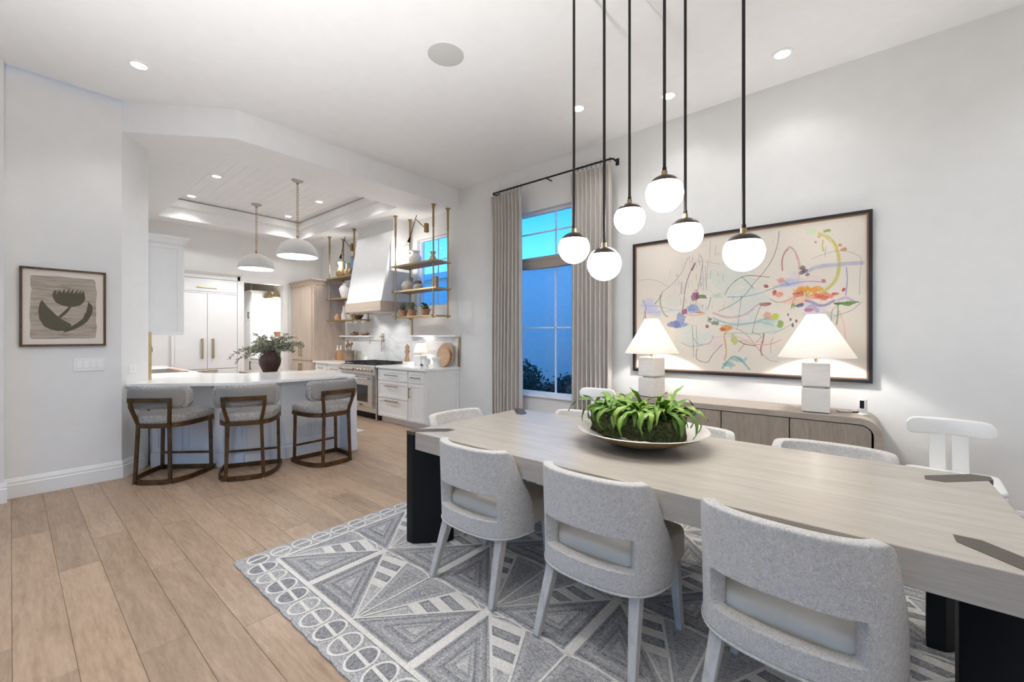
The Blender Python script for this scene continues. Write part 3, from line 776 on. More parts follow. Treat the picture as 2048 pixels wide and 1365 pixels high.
# long curling leaves at both ends
for (bx_, az, L, li, dr) in ((.17, -.25, .36, 1.05, 2.5), (.19, .1, .33, 1.15, 2.7), (.16, -.6, .32, .95, 2.4), (-.19, math.pi + .2, .27, .95, 3.0), (-.17, math.pi - .4, .27, 1.1, 2.3), (-.15, 2.5, .26, 1.2, 1.3)):
    frond((bx_, -.01, .12), az, L, li, dr, .046, .004, .2).build('frond', m_frond, fe, ang=80)
WASH = [((205,218,210),0.55,(479,345),(133,147)),((205,218,208),0.5,(339,539),(71,74)),((200,216,210),0.5,(304,750),(94,98)),((205,215,208),0.5,(203,477),(47,74)),((200,215,210),0.55,(565,502),(102,135)),((195,212,208),0.45,(595,674),(118,86)),((205,220,215),0.5,(176,917),(86,62)),((215,222,215),0.4,(709,887),(94,62)),((185,190,225),0.7,(82,497),(55,68)),((190,195,228),0.55,(97,554),(55,31)),((205,195,222),0.6,(742,364),(47,49)),((170,185,220),0.6,(728,374),(36,37)),((198,190,222),0.55,(814,565),(55,74)),((230,205,205),0.5,(807,384),(40,49)),((175,205,180),0.7,(419,438),(43,27)),((180,195,180),0.5,(864,623),(47,49)),((160,200,200),0.55,(653,628),(55,49)),((235,200,205),0.5,(407,801),(47,27)),((235,215,215),0.5,(918,701),(40,74)),((120,140,195),0.85,(313,531),(49,32)),((110,135,185),0.75,(241,615),(32,52)),((90,110,170),0.8,(213,642),(28,25)),((150,50,110),0.9,(265,546),(15,25)),((150,60,115),0.85,(321,430),(16,40)),((60,75,130),0.9,(393,613),(11,16)),((85,120,105),0.8,(415,646),(25,27)),((110,140,120),0.7,(386,620),(15,31)),((105,120,75),0.9,(356,443),(27,16)),((140,70,50),0.9,(378,668),(14,19)),((215,150,60),0.9,(468,679),(29,20)),((205,95,50),0.8,(448,688),(13,15)),((185,190,85),0.75,(504,761),(15,42)),((210,175,80),0.8,(358,511),(8,9)),((225,150,60),0.95,(775,437),(41,25)),((225,160,70),0.95,(826,440),(33,20)),((190,75,50),0.9,(768,465),(22,18)),((225,130,80),0.85,(820,481),(47,19)),((215,110,85),0.8,(864,479),(32,22)),((205,90,70),0.7,(851,494),(24,15)),((230,190,165),0.8,(762,499),(55,32)),((180,60,50),0.9,(670,439),(10,21)),((225,130,110),0.8,(691,464),(18,20)),((150,40,60),0.9,(638,397),(8,11)),((160,60,60),0.85,(635,519),(21,10)),((220,150,135),0.8,(698,359),(18,18)),((215,165,135),0.85,(644,597),(19,35)),((190,200,60),0.9,(677,599),(18,32)),((120,160,50),0.85,(695,652),(14,27)),((120,160,55),0.8,(745,536),(8,10)),((60,70,120),0.85,(769,539),(16,15)),((180,70,90),0.8,(801,570),(25,13)),((80,130,60),0.95,(927,536),(32,13)),((75,120,60),0.9,(906,533),(16,10)),((120,160,60),0.9,(866,69),(16,13)),((205,125,70),0.9,(911,169),(9,11)),((205,125,70),0.9,(924,198),(11,10)),((215,170,110),0.9,(838,102),(9,11)),((215,140,90),0.9,(826,132),(7,11)),((205,225,190),0.7,(813,63),(20,18)),((110,95,105),0.9,(776,291),(10,11)),((115,100,110),0.9,(788,313),(9,11)),((100,90,100),0.9,(777,326),(11,14)),((110,95,100),0.9,(796,339),(8,10)),((60,75,110),0.9,(725,597),(4,11)),((60,70,110),0.9,(734,628),(5,13)),((70,60,95),0.9,(756,640),(6,14)),((80,70,100),0.9,(742,665),(5,15)),((205,110,70),0.9,(856,386),(8,11)),((190,80,70),0.9,(924,451),(8,15)),((190,70,60),0.9,(894,473),(18,8)),((140,180,180),0.75,(473,944),(24,22)),((135,180,178),0.7,(520,910),(32,22)),((210,225,235),0.7,(223,846),(28,31))]
LINES = [((60,50,50),0.85,2.4,[(690,28),(683,121),(663,212),(631,291),(587,370),(546,452),(496,510),(431,557)]),((60,50,50),0.9,2.9,[(460,438),(480,383),(519,331),(564,312),(616,325),(652,336)]),((70,55,55),0.8,2.4,[(534,314),(565,367),(587,406)]),((120,105,105),0.8,1.9,[(281,134),(258,225),(212,314),(146,389)]),((150,130,125),0.7,1.6,[(15,276),(76,276),(136,305),(184,352)]),((70,60,65),0.8,2.1,[(338,118),(355,173),(347,277),(330,407),(321,499)]),((120,60,90),0.85,4.8,[(316,180),(294,250),(272,347),(263,454),(254,548)]),((120,50,85),0.9,7.9,[(319,187),(303,238)]),((200,165,165),0.7,3.2,[(312,173),(372,182),(439,213)]),((70,60,60),0.85,2.9,[(326,836),(326,909),(357,933),(382,931),(403,878),(448,800)]),((80,70,70),0.8,2.5,[(304,657),(309,790),(311,896)]),((90,80,80),0.7,2.2,[(323,657),(331,842)]),((120,150,190),0.8,4.8,[(472,455),(550,458),(616,440),(666,414),(735,392),(794,382),(864,396)]),((195,150,165),0.6,22.2,[(407,569),(472,603),(535,593),(572,564),(595,529),(617,512)]),((90,70,80),0.8,2.5,[(620,518),(609,554),(595,614),(580,717)]),((100,80,85),0.7,2.2,[(534,451),(527,549),(515,698)]),((196,190,95),0.92,26.9,[(841,80),(869,109),(894,163),(907,243),(907,330),(894,394),(870,435),(845,468)]),((225,220,160),0.8,9.5,[(813,57),(845,81),(872,115),(897,186)]),((185,180,80),0.9,14.3,[(807,451),(791,478),(798,416)]),((150,60,70),0.9,4.8,[(703,299),(701,242),(708,190),(725,159)]),((205,160,165),0.75,20.6,[(711,174),(731,145),(751,181),(765,247),(768,287)]),((205,180,185),0.5,14.3,[(768,287),(765,356),(762,424)]),((165,165,200),0.65,38.0,[(804,313),(826,296),(863,290),(906,291),(947,290),(984,293)]),((120,110,160),0.75,25.3,[(791,507),(814,520),(839,542),(864,540),(891,516)]),((190,170,210),0.8,25.3,[(906,513),(930,501),(953,519)]),((150,130,180),0.6,31.7,[(795,564),(814,542),(833,577)]),((120,170,170),0.6,19.0,[(407,607),(480,648),(565,650),(646,615)]),((100,165,165),0.5,11.1,[(440,660),(519,661),(610,644),(667,664)]),((150,190,160),0.6,12.7,[(456,723),(519,717),(595,723),(681,705)]),((225,185,190),0.6,14.3,[(407,749),(504,742),(565,772),(632,783)]),((215,165,80),0.9,15.8,[(472,692),(458,736),(463,799),(466,863),(458,914)]),((110,165,165),0.8,20.6,[(449,972),(481,906),(504,886),(535,915),(569,974)]),((150,190,190),0.7,12.7,[(473,925),(489,975)]),((135,150,130),0.8,17.4,[(138,410),(138,486),(156,557),(175,586)]),((110,120,110),0.7,7.9,[(107,477),(136,430),(148,390)]),((160,195,195),0.8,9.5,[(151,550),(194,538),(259,535)]),((225,165,125),0.9,14.3,[(268,569),(313,580),(365,569)]),((200,120,60),0.9,7.9,[(321,561),(356,560)]),((150,80,110),0.85,14.3,[(621,874),(616,832),(626,759),(628,723)]),((225,165,140),0.8,7.9,[(535,767),(588,796),(653,795),(698,764)]),((90,90,90),0.8,6.3,[(523,773),(550,797),(595,808)]),((200,130,100),0.8,4.8,[(550,791),(520,848)]),((205,145,130),0.7,4.8,[(472,660),(550,723),(639,891),(688,917)]),((110,80,80),0.7,2.4,[(580,711),(617,741),(595,784)]),((150,150,205),0.8,6.3,[(933,312),(936,388),(931,485)]),((220,180,160),0.7,4.8,[(909,581),(924,668),(931,755)]),((120,140,130),0.8,12.7,[(905,548),(904,613),(900,666)]),((110,120,115),0.7,3.2,[(906,543),(885,580),(881,668)]),((110,105,130),0.7,2.5,[(984,532),(947,583),(894,613)]),((130,120,120),0.6,1.9,[(813,238),(863,213),(911,205),(952,224),(981,266),(978,361),(976,488)]),((120,120,100),0.6,1.9,[(863,168),(860,234)]),((190,185,85),0.9,12.7,[(853,127),(851,166),(855,195)]),((150,60,60),0.7,3.2,[(652,485),(688,511),(735,491),(775,448)]),((170,80,60),0.7,3.2,[(735,561),(749,492),(775,471)]),((90,90,120),0.7,2.5,[(666,403),(708,389),(718,379),(725,403)]),((100,120,170),0.7,4.8,[(394,451),(390,490),(377,541)]),((110,140,160),0.6,6.3,[(249,318),(248,412)]),((190,205,210),0.6,15.8,[(254,318),(263,427)]),((110,90,130),0.7,4.8,[(41,437),(57,524),(41,595)]),((150,70,80),0.8,6.3,[(48,531),(57,603),(67,610)]),((150,160,210),0.7,4.8,[(20,486),(127,500),(203,532)]),((140,160,210),0.7,3.2,[(26,551),(136,545)]),((95,110,100),0.6,2.2,[(667,723),(709,688),(736,665)]),((230,150,60),0.7,4.8,[(742,434),(762,447),(801,462)]),((95,150,150),0.6,4.8,[(309,750),(339,803),(390,788),(407,736)]),((150,180,170),0.6,7.9,[(250,791),(295,817),(357,809)]),((60,60,60),0.6,1.9,[(657,854),(657,794),(667,747)]),((90,80,80),0.6,1.9,[(355,186),(360,396)]),((90,80,80),0.6,1.9,[(368,214),(374,398)]),((90,80,80),0.55,1.9,[(393,30),(389,153)]),((90,80,80),0.55,1.9,[(418,68),(416,145)]),((90,80,80),0.55,1.9,[(381,164),(373,385)]),((90,80,80),0.55,1.9,[(347,277),(345,382)])]
LEAFPIC = {'MAT':[(36,27),(963,22),(960,975),(34,972)],'PAPER':[(124,105),(434,94),(605,103),(844,104),(871,136),(868,186),(886,285),(874,410),(877,559),(873,683),(885,732),(869,888),(790,900),(548,898),(318,906),(128,907),(110,875),(118,726),(107,611),(116,496),(121,312),(131,282),(119,232),(115,140)],'BLOOM':[(364,378),(355,337),(373,289),(399,272),(405,340),(417,268),(431,309),(441,260),(462,310),(494,253),(505,310),(558,246),(548,313),(601,247),(596,316),(661,245),(640,315),(700,254),(684,310),(725,265),(734,319),(742,368),(718,424),(674,463),(609,482),(544,485),(459,468),(396,435)],'STEM':[(544,485),(578,486),(529,560),(455,634),(434,633),(423,614),(491,550)],'LEAF1':[(240,409),(303,493),(376,572),(439,635),(514,680),(576,715),(557,775),(504,794),(473,824),(494,800),(420,804),(337,785),(265,745),(214,654),(201,550),(217,456)],'LEAF2':[(777,409),(825,456),(834,523),(809,598),(765,674),(699,730),(612,780),(526,812),(473,824),(525,776),(573,739),(643,695),(709,638),(753,539),(769,465)]}
# ================================================================ ABSTRACT PAINTING
AX0, AX1, AZ0, AZ1 = -2.043, .031, 1.020, 2.455; AY = 4.556
pt = thing('abstract_painting', 'large framed abstract painting with coloured splashes on the right wall above the sideboard', 'painting', (0, 0, 0))
m_frame = M('black_frame', (.012, .010, .010), .4); m_fillet = M('copper_fillet', (.30, .16, .09), .4, .5)
fb = MB(); fw_ = .026
def frame_mesh(x0, x1, z0, z1, w_, ya, yb):
    return MB().box(x0, x1, ya, yb, z0, z0 + w_).box(x0, x1, ya, yb, z1 - w_, z1).box(x0, x0 + w_, ya, yb, z0 + w_, z1 - w_).box(x1 - w_, x1, ya, yb, z0 + w_, z1 - w_)
frame_mesh(AX0, AX1, AZ0, AZ1, fw_, AY, WY - .002).build('frame', m_frame, pt, smooth=False)
frame_mesh(AX0 + fw_, AX1 - fw_, AZ0 + fw_, AZ1 - fw_, .012, AY + .006, WY - .01).build('fillet', m_fillet, pt, smooth=False)
NU, NV = 700, 480
rg = np.random.default_rng(5)
def smooth_noise(n):
    a = rg.random((n, n)); i = np.linspace(0, n - 1.001, NV); j = np.linspace(0, n - 1.001, NU)
    i0, j0 = i.astype(int), j.astype(int); fi, fj = (i - i0)[:, None], (j - j0)[None]
    fi, fj = fi * fi * (3 - 2 * fi), fj * fj * (3 - 2 * fj)
    return (a[i0][:, j0] * (1 - fi) * (1 - fj) + a[i0 + 1][:, j0] * fi * (1 - fj) + a[i0][:, j0 + 1] * (1 - fi) * fj + a[i0 + 1][:, j0 + 1] * fi * fj)
nz1 = .5 * smooth_noise(24) + .3 * smooth_noise(60) + .2 * smooth_noise(140); nz2 = .5 * smooth_noise(50) + .5 * smooth_noise(110)
lin = lambda c: np.array([((x / 255 + .055) / 1.055) ** 2.4 if x > 10 else x / 3294.6 for x in c])
img = np.empty((NV, NU, 3)); img[:] = lin((228, 219, 207)); img *= (.985 + .03 * nz1)[..., None]
UU, VV = np.meshgrid(np.linspace(0, 1000, NU), np.linspace(0, 1000, NV))
sxm, sym = 2.07, 1.43      # mm per unit
def blend(mask, c, a):
    global img
    k = (np.clip(mask, 0, 1) * a)[..., None]; img = img * (1 - k) + lin(c) * k
for c, a, (u, v_), (ru, rv) in WASH:
    d = np.sqrt(((UU - u) / max(ru, 3)) ** 2 + ((VV - v_) / max(rv, 3)) ** 2) + (nz1 - .5) * 1.5 + (nz2 - .5) * .7
    soft = .12 if ru < 35 else .45
    blend((1.0 - d) / soft, c, a * (.55 + .75 * nz2) if ru >= 35 else a * (.75 + .4 * nz2))
def catmull(P, k=14):
    P = [np.array(p, float) for p in P]
    if len(P) < 3: return [P[0] + (P[1] - P[0]) * t for t in np.linspace(0, 1, k)]
    Q = [2 * P[0] - P[1]] + P + [2 * P[-1] - P[-2]]; out = []
    for i in range(1, len(Q) - 2):
        for t in np.linspace(0, 1, k, endpoint=False):
            out.append(.5 * (2 * Q[i] + (Q[i + 1] - Q[i - 1]) * t + (2 * Q[i - 1] - 5 * Q[i] + 4 * Q[i + 1] - Q[i + 2]) * t * t + (3 * Q[i] - Q[i - 1] - 3 * Q[i + 1] + Q[i + 2]) * t ** 3))
    return out + [P[-1]]
def stroke(P, w_, c, a):
    C = catmull(P); best = np.full((NV, NU), 1e9)
    for (x0, y0), (x1, y1) in zip(C, C[1:]):
        ax, ay, bx, by = x0 * sxm, y0 * sym, x1 * sxm, y1 * sym; pad = w_ * 2 + 8
        j0 = max(0, int((min(ax, bx) - pad) / sxm / 1000 * NU)); j1 = min(NU, int((max(ax, bx) + pad) / sxm / 1000 * NU) + 2)
        i0 = max(0, int((min(ay, by) - pad) / sym / 1000 * NV)); i1 = min(NV, int((max(ay, by) + pad) / sym / 1000 * NV) + 2)
        if j1 <= j0 or i1 <= i0: continue
        X, Y = UU[i0:i1, j0:j1] * sxm, VV[i0:i1, j0:j1] * sym; L = (bx - ax) ** 2 + (by - ay) ** 2 + 1e-9
        t = np.clip(((X - ax) * (bx - ax) + (Y - ay) * (by - ay)) / L, 0, 1)
        best[i0:i1, j0:j1] = np.minimum(best[i0:i1, j0:j1], np.hypot(X - ax - t * (bx - ax), Y - ay - t * (by - ay)))
    if w_ < 9: blend((w_ * .5 * (.75 + .6 * nz2) + 1.9 - best) / 2.2, c, min(1, a * 1.15))
    else: blend((w_ * .5 * (.75 + .5 * nz1) - best) / (w_ * .22) + .3, c, a * (.6 + .6 * nz2))
for c, a, w_, P in LINES: stroke(P, w_, c, a)
for _ in range(420):                                   # paint spatter
    u, v_ = (rg.normal(560, 120), rg.uniform(20, 400)) if rg.random() < .6 else (rg.uniform(20, 980), rg.uniform(20, 980))
    r_ = rg.uniform(1.2, 3.4); i, j = int(v_ / 1000 * NV), int(u / 1000 * NU)
    if 2 < i < NV - 3 and 2 < j < NU - 3:
        k = rg.uniform(.25, .7); img[i - 0:i + 1, j:j + 2] = img[i - 0:i + 1, j:j + 2] * (1 - k) + lin([(110, 150, 150), (130, 120, 110), (90, 90, 90)][rg.integers(3)]) * k
for _ in range(60):                                    # short drips
    u, v_ = rg.normal(330, 70), rg.uniform(120, 520); L = rg.uniform(10, 45)
    stroke([(u, v_), (u + rg.uniform(-2, 2), v_ + L)], 1.6, (95, 85, 85), rg.uniform(.3, .7))
xs = np.linspace(AX0 + fw_ + .010, AX1 - fw_ - .010, NU); zs = np.linspace(AZ1 - fw_ - .010, AZ0 + fw_ + .010, NV)
V = np.empty((NV, NU, 3)); V[..., 0] = xs[None]; V[..., 1] = AY + .016; V[..., 2] = zs[:, None]
I = np.arange(NU * NV).reshape(NV, NU)
F = np.stack([I[:-1, :-1], I[1:, :-1], I[1:, 1:], I[:-1, 1:]], -1).reshape(-1, 4)
me = bpy.data.meshes.new('canvas'); me.vertices.add(NU * NV); me.vertices.foreach_set('co', V.ravel())
me.loops.add(F.size); me.loops.foreach_set('vertex_index', F.ravel().astype(np.int32)); me.polygons.add(len(F))
me.polygons.foreach_set('loop_start', np.arange(0, F.size, 4, dtype=np.int32)); me.update(calc_edges=True)
ca = me.color_attributes.new('paint', 'FLOAT_COLOR', 'POINT')
rgba = np.ones((NV, NU, 4), np.float32); rgba[..., :3] = img; ca.data.foreach_set('color', rgba.ravel())
m_canvas, nt, b = newmat('painted_canvas'); b.inputs['Roughness'].default_value = .75; b.inputs['Specular IOR Level'].default_value = .2
at = N(nt, 'ShaderNodeVertexColor'); at.layer_name = 'paint'; nt.links.new(at.outputs[0], b.inputs['Base Color'])
bump(nt, b, noise(nt, coords(nt), 400, 2), .08, .001); me.materials.append(m_canvas)
o = link(bpy.data.objects.new('canvas', me)); o.parent = pt

# ================================================================ LEAF PICTURE
PX = -5.672; LY0, LY1, LZ0, LZ1 = .050, .600, 1.318, 2.026
lp = thing('leaf_picture', 'small framed cut-leaf flower picture on the left wall', 'picture', (0, 0, 0))
m_gframe = M('gilt_brown_frame', (.10, .062, .032), .45, .3, var=.4, vscale=40)
def frame_yz(w_, xa, xb, y0, y1, z0, z1):
    return MB().box(xa, xb, y0, y1, z0, z0 + w_).box(xa, xb, y0, y1, z1 - w_, z1).box(xa, xb, y0, y0 + w_, z0 + w_, z1 - w_).box(xa, xb, y1 - w_, y1, z0 + w_, z1 - w_)
frame_yz(.018, -5.689, PX + .012, LY0, LY1, LZ0, LZ1).build('frame', m_gframe, lp, smooth=False)
MB().box(-5.689, PX, LY0 + .01, LY1 - .01, LZ0 + .01, LZ1 - .01).build('mat_board', M('cream_mat', (.80, .72, .64), .8), lp, smooth=False)
m_paper, nt, b = newmat('washed_paper'); b.inputs['Roughness'].default_value = .85
f = noise(nt, coords(nt, (1, 3, 34)), 1.6, 5, .65, .4)
nt.links.new(ramp(nt, f, [(.3, (.27, .205, .145)), (.5, (.44, .37, .30)), (.7, (.55, .48, .40))]), b.inputs['Base Color'])
m_dleaf, nt, b = newmat('dried_leaf'); b.inputs['Roughness'].default_value = .6
wv = N(nt, 'ShaderNodeTexWave'); wv.inputs['Scale'].default_value = 22; wv.inputs['Distortion'].default_value = 3; nt.links.new(coords(nt, (1, 1, 1), (R(35), 0, 0)), wv.inputs[0])
nt.links.new(ramp(nt, wv.outputs['Fac'], [(0, (.058, .045, .014)), (.8, (.085, .066, .02)), (1, (.17, .135, .045))]), b.inputs['Base Color'])
def flat_yz(P, x, th=.0012):
    Q = [(LY0 + (LY1 - LY0) * u / 1000, LZ1 - (LZ1 - LZ0) * v_ / 1000) for u, v_ in P]; n = len(Q)
    V = [(x, y, z) for y, z in Q] + [(x + th, y, z) for y, z in Q]
    return MB().add(V, [tuple(range(n, 2 * n))] + [(i, (i + 1) % n, n + (i + 1) % n, n + i) for i in range(n)])
flat_yz(LEAFPIC['PAPER'], PX).build('paper', m_paper, lp, smooth=False)
for k, nm in (('LEAF1', 'leaf'), ('LEAF2', 'leaf'), ('STEM', 'stem'), ('BLOOM', 'bloom')): flat_yz(LEAFPIC[k], PX + .0013).build(nm, m_dleaf, lp, smooth=False)
MB().box(PX + .006, PX + .008, LY0 + .018, LY1 - .018, LZ0 + .018, LZ1 - .018).build('glazing', m_glass, lp, smooth=False)
# ---- switches and outlet
sw = thing('light_switch', 'white four-gang light switch plate on the left wall below the leaf picture', 'switch', (-5.69, .486, 1.14))
MB().box(0, .006, -.108, .108, -.062, .062).build('plate', m_plastic, sw, bevel=.003)
for i in range(4):
    y = -.068 + i * .0453; MB().box(.004, .010, y - .0165, y + .0165, -.034, .034).build('rocker', M('rocker_white', (.9, .9, .9), .3), sw, bevel=.002)
da = math.atan2(.97 - .715, -6.0 + 5.69)
ot = thing('wall_outlet', 'white wall outlet on the angled wall end above the counter', 'outlet', (-5.69 + math.cos(da) * .15, .715 + math.sin(da) * .15, 1.075), da)
MB().box(-.06, .06, -.006, .002, -.045, .045).build('plate', m_plastic, ot, bevel=.003)
for i in (-1, 1): MB().box(i * .026 - .016, i * .026 + .016, -.010, -.004, -.018, .018).build('socket', m_plastic, ot, bevel=.002)

# ================================================================ SIDEBOARD
m_sb = wood('grey_oak', (.27, .225, .185), (.44, .385, .33), (1.2, 12, 12), .5, c3=(.36, .31, .265), bs=.1, fine=8)
m_sbd = wood('grey_oak_door', (.23, .19, .16), (.36, .31, .265), (9, 9, 1.4), .5, c3=(.30, .255, .215), bs=.1, fine=7)
sb = thing('sideboard', 'long grey oak sideboard with rounded ends below the painting', 'sideboard', (0, 0, 0))
SX0, SX1, SY0, SY1, SZ = -2.10, .085, 4.12, 4.585, .79
def rrect(x0, x1, z0, z1, r, n=8):
    out = []
    for cx, cz, a0 in ((x1 - r, z1 - r, 0), (x0 + r, z1 - r, 90), (x0 + r, z0 + r, 180), (x1 - r, z0 + r, 270)):
        out += [(cx + r * math.cos(R(a0 + 90 * i / n)), cz + r * math.sin(R(a0 + 90 * i / n))) for i in range(n + 1)]
    return out
o_ = rrect(SX0, SX1, .06, SZ, .13); i_ = rrect(SX0 + .05, SX1 - .05, .11, SZ - .05, .085); n = len(o_)
V = [(x, SY0, z) for x, z in o_] + [(x, SY0, z) for x, z in i_] + [(x, SY1, z) for x, z in o_] + [(x, SY1, z) for x, z in i_]
fs = []
for k in range(n):
    j = (k + 1) % n; fs += [(k, j, n + j, n + k), (k, 2 * n + k, 2 * n + j, j), (n + k, n + j, 3 * n + j, 3 * n + k), (2 * n + k, 3 * n + k, 3 * n + j, 2 * n + j)]
MB().add(V, fs).build('body', m_sb, sb, bevel=.004)
MB().box(SX0 + .05, SX1 - .05, SY1 - .02, SY1, .1, SZ - .04).build('back_panel', m_bronze, sb, smooth=False)
for k in range(4):
    x0 = SX0 + .057 + k * .518; x1 = x0 + .510
    P = [(x, z) for x, z in i_]; q = []
    for x, z in rrect(SX0 + .056, SX1 - .056, .116, SZ - .056, .08): q.append((min(max(x, x0), x1), z))
    r_ = []
    for p in q:
        if not r_ or (abs(p[0] - r_[-1][0]) + abs(p[1] - r_[-1][1])) > 1e-4: r_.append(p)
    if k in (1, 2): r_ = [(x0, .116), (x1, .116), (x1, SZ - .056), (x0, SZ - .056)]
    m_ = len(r_); V = [(x, SY0 + .004, z) for x, z in r_] + [(x, SY0 + .024, z) for x, z in r_]
    MB().add(V, [tuple(range(m_)), tuple(range(2 * m_ - 1, m_ - 1, -1))] + [(a, (a + 1) % m_, m_ + (a + 1) % m_, m_ + a) for a in range(m_)]).build('door', m_sbd, sb, smooth=False)
MB().box(SX0 + .2, SX1 - .2, SY0 + .06, SY1 - .04, 0, .062).build('plinth', m_bronze, sb, smooth=False)
# ---- lamps
m_alab = M('veined_alabaster', (.76, .73, .69), .45, var=.06, vscale=5, stretch=(2, 2, 14), bs=.06, bscale=30)
m_shade, nt, b = newmat('linen_shade'); nt.nodes.remove(b)
out = next(n for n in nt.nodes if n.type == 'OUTPUT_MATERIAL'); tl = N(nt, 'ShaderNodeBsdfTranslucent'); df = N(nt, 'ShaderNodeBsdfDiffuse'); mx = N(nt, 'ShaderNodeMixShader')
f = noise(nt, coords(nt, (220, 220, 40)), 1, 3); c = ramp(nt, f, [(.3, (.86, .83, .79)), (.7, (.94, .92, .89))])
nt.links.new(c, tl.inputs[0]); nt.links.new(c, df.inputs[0]); mx.inputs[0].default_value = .55
nt.links.new(df.outputs[0], mx.inputs[1]); nt.links.new(tl.outputs[0], mx.inputs[2]); nt.links.new(mx.outputs[0], out.inputs[0])
LAMP_W = 17
def table_lamp(x, y, rz, lab):
    t = thing('table_lamp', lab, 'lamp', (x, y, SZ), rz, 'alabaster table lamps on the sideboard')
    MB().box(-.085, .085, -.085, .085, 0, .006).build('foot', m_bronze, t, smooth=False)
    for z in (.006, .215): MB().box(-.094, .094, -.094, .094, z, z + .19).build('block', m_alab, t, bevel=.005)
    MB().box(-.06, .06, -.06, .06, .196, .215).build('neck', m_alab, t)
    MB().cyl(0, 0, .405, .47, .013, 14).build('stem', m_brass_l, t)
    r0, r1, z0, z1 = .268, .066, .445, .80
    MB().lathe([(r0, z0), (r1, z1)], 56).lathe([(r0 - .003, z0), (r1 - .003, z1)], 56).build('lamp_shade', m_shade, t)
    MB().lathe([(0, .50), (.02, .51), (.032, .545), (.02, .585), (0, .59)], 16).build('bulb', m_bulb, t)
    MB().cyl(0, 0, .47, .505, .017, 14).build('socket', m_brass_l, t)
    l = bpy.data.lights.new('table_lamp_light', 'POINT'); l.energy = LAMP_W; l.color = (1, .965, .93); l.shadow_soft_size = .035
    o = link(bpy.data.objects.new('lamp', l)); o.parent = t; o.location = (0, 0, .63)
    return t
table_lamp(-.326, 4.27, R(3), 'alabaster block table lamp with cone shade, right one on the sideboard')
table_lamp(-1.710, 4.27, R(-14), 'alabaster block table lamp with cone shade, left one on the sideboard')
# ---- small things on the sideboard
t = thing('indoor_camera', 'small white indoor camera with a dark face on the right end of the sideboard', 'camera', (-.03, 4.33, SZ), R(-12))
MB().lathe([(.032, 0), (.032, .008), (.012, .016), (.010, .03), (0, .03)], 24).build('stand', m_plastic, t)
MB().lathe([(0, .028), (.026, .028), (.028, .032), (.028, .118), (.026, .122), (0, .122)], 28).build('body', m_plastic, t)
MB().box(-.014, .014, -.0295, -.02, .05, .114).build('lens_face', m_black, t, bevel=.004)
for (x, y, a, sx, lab) in ((-.145, 4.36, 25, .05, 'small grey remote lying on the sideboard nearest the lamp'), (-.085, 4.40, 10, .03, 'small dark round-cornered puck on the sideboard beside the camera')):
    t = thing('remote', lab, 'remote', (x, y, SZ), R(a))
    MB().box(-sx, sx, -.018, .018, 0, .012).build('body', M('remote_grey', (.35, .34, .33), .4) if sx > .04 else m_bronze, t, bevel=.004)
    MB().box(-sx * .6, sx * .6, -.010, .010, .0115, .0135).build('keys', m_plastic, t)

# ================================================================ CURTAINS
m_curt, nt, b = newmat('woven_curtain'); b.inputs['Roughness'].default_value = .9; b.inputs['Specular IOR Level'].default_value = .1
ck = N(nt, 'ShaderNodeTexChecker'); ck.inputs['Scale'].default_value = 1; nt.links.new(coords(nt, (95, 95, 95), (0, R(45), 0)), ck.inputs['Vector'])
f = noise(nt, coords(nt), 120, 3); c = mixc(nt, ck.outputs['Fac'], (.52, .485, .44), (.63, .59, .55))
nt.links.new(mixc(nt, .25, c, ramp(nt, f, [(.3, (.46, .43, .40)), (.7, (.72, .69, .66))])), b.inputs['Base Color'])
CY = 4.465
def curtain(x0, x1, nf, lab, seed):
    r_ = random.Random(seed); nx, nzz = nf * 16, 26; V = []
    ph = [r_.uniform(-.35, .35) for _ in range(nf + 1)]; am = [r_.uniform(.7, 1.25) for _ in range(nf + 1)]
    for k in range(nzz + 1):
        t = k / nzz; z = .015 + 3.385 * t
        for i in range(nx + 1):
            u = i / nx; q = u * nf; k0 = min(int(q), nf - 1); w_ = q - k0
            a = am[k0] * (1 - w_) + am[k0 + 1] * w_; p = ph[k0] * (1 - w_) + ph[k0 + 1] * w_
            amp = .060 * a * (1 - .5 * t ** 3); wob = .012 * math.sin(3 * t + seed + u * 5) * (1 - t)
            s_ = math.sin(2 * math.pi * q + p * (1 - t)); s_ = math.copysign(abs(s_) ** .75, s_)
            xx = x0 + (x1 - x0) * (u + (.5 - u) * .0) + wob + .012 * math.sin(4 * math.pi * q)
            V.append((xx, CY + amp * s_ - (.03 * t ** 14), z))
    fs = [(k * (nx + 1) + i, k * (nx + 1) + i + 1, (k + 1) * (nx + 1) + i + 1, (k + 1) * (nx + 1) + i) for k in range(nzz) for i in range(nx)]
    t = thing('curtain', lab, 'curtain', (0, 0, 0), 0, 'curtains at the dining window')
    o = MB().add(V, fs).build('drape', m_curt, t, ang=180)
    md = o.modifiers.new('solid', 'SOLIDIFY'); md.thickness = .004
    return t
curtain(-4.135, -3.58, 9, 'beige woven curtain left of the dining window', 2)
curtain(-2.795, -2.25, 9, 'beige woven curtain right of the dining window, behind the globe pendants', 5)
rodm = M('black_rod', (.012, .012, .012), .5, .4)
cr = thing('curtain_rod', 'thin black curtain rod with rings above the dining window', 'curtain rod', (0, 0, 0))
ZR = 3.462
MB().tube([(-4.13, WY, ZR), (-4.13, CY + .02, ZR), (-4.11, CY, ZR), (-2.27, CY, ZR), (-2.25, CY + .02, ZR), (-2.25, WY, ZR)], .011, 10).build('rod', rodm, cr)
for x in (-4.13, -2.25): MB().box(x - .02, x + .02, WY - .008, WY, ZR - .04, ZR + .04).build('bracket', rodm, cr)
MB().tube([(-3.19, CY, ZR), (-3.19, WY, ZR + .0)], .008, 8).build('bracket', rodm, cr)
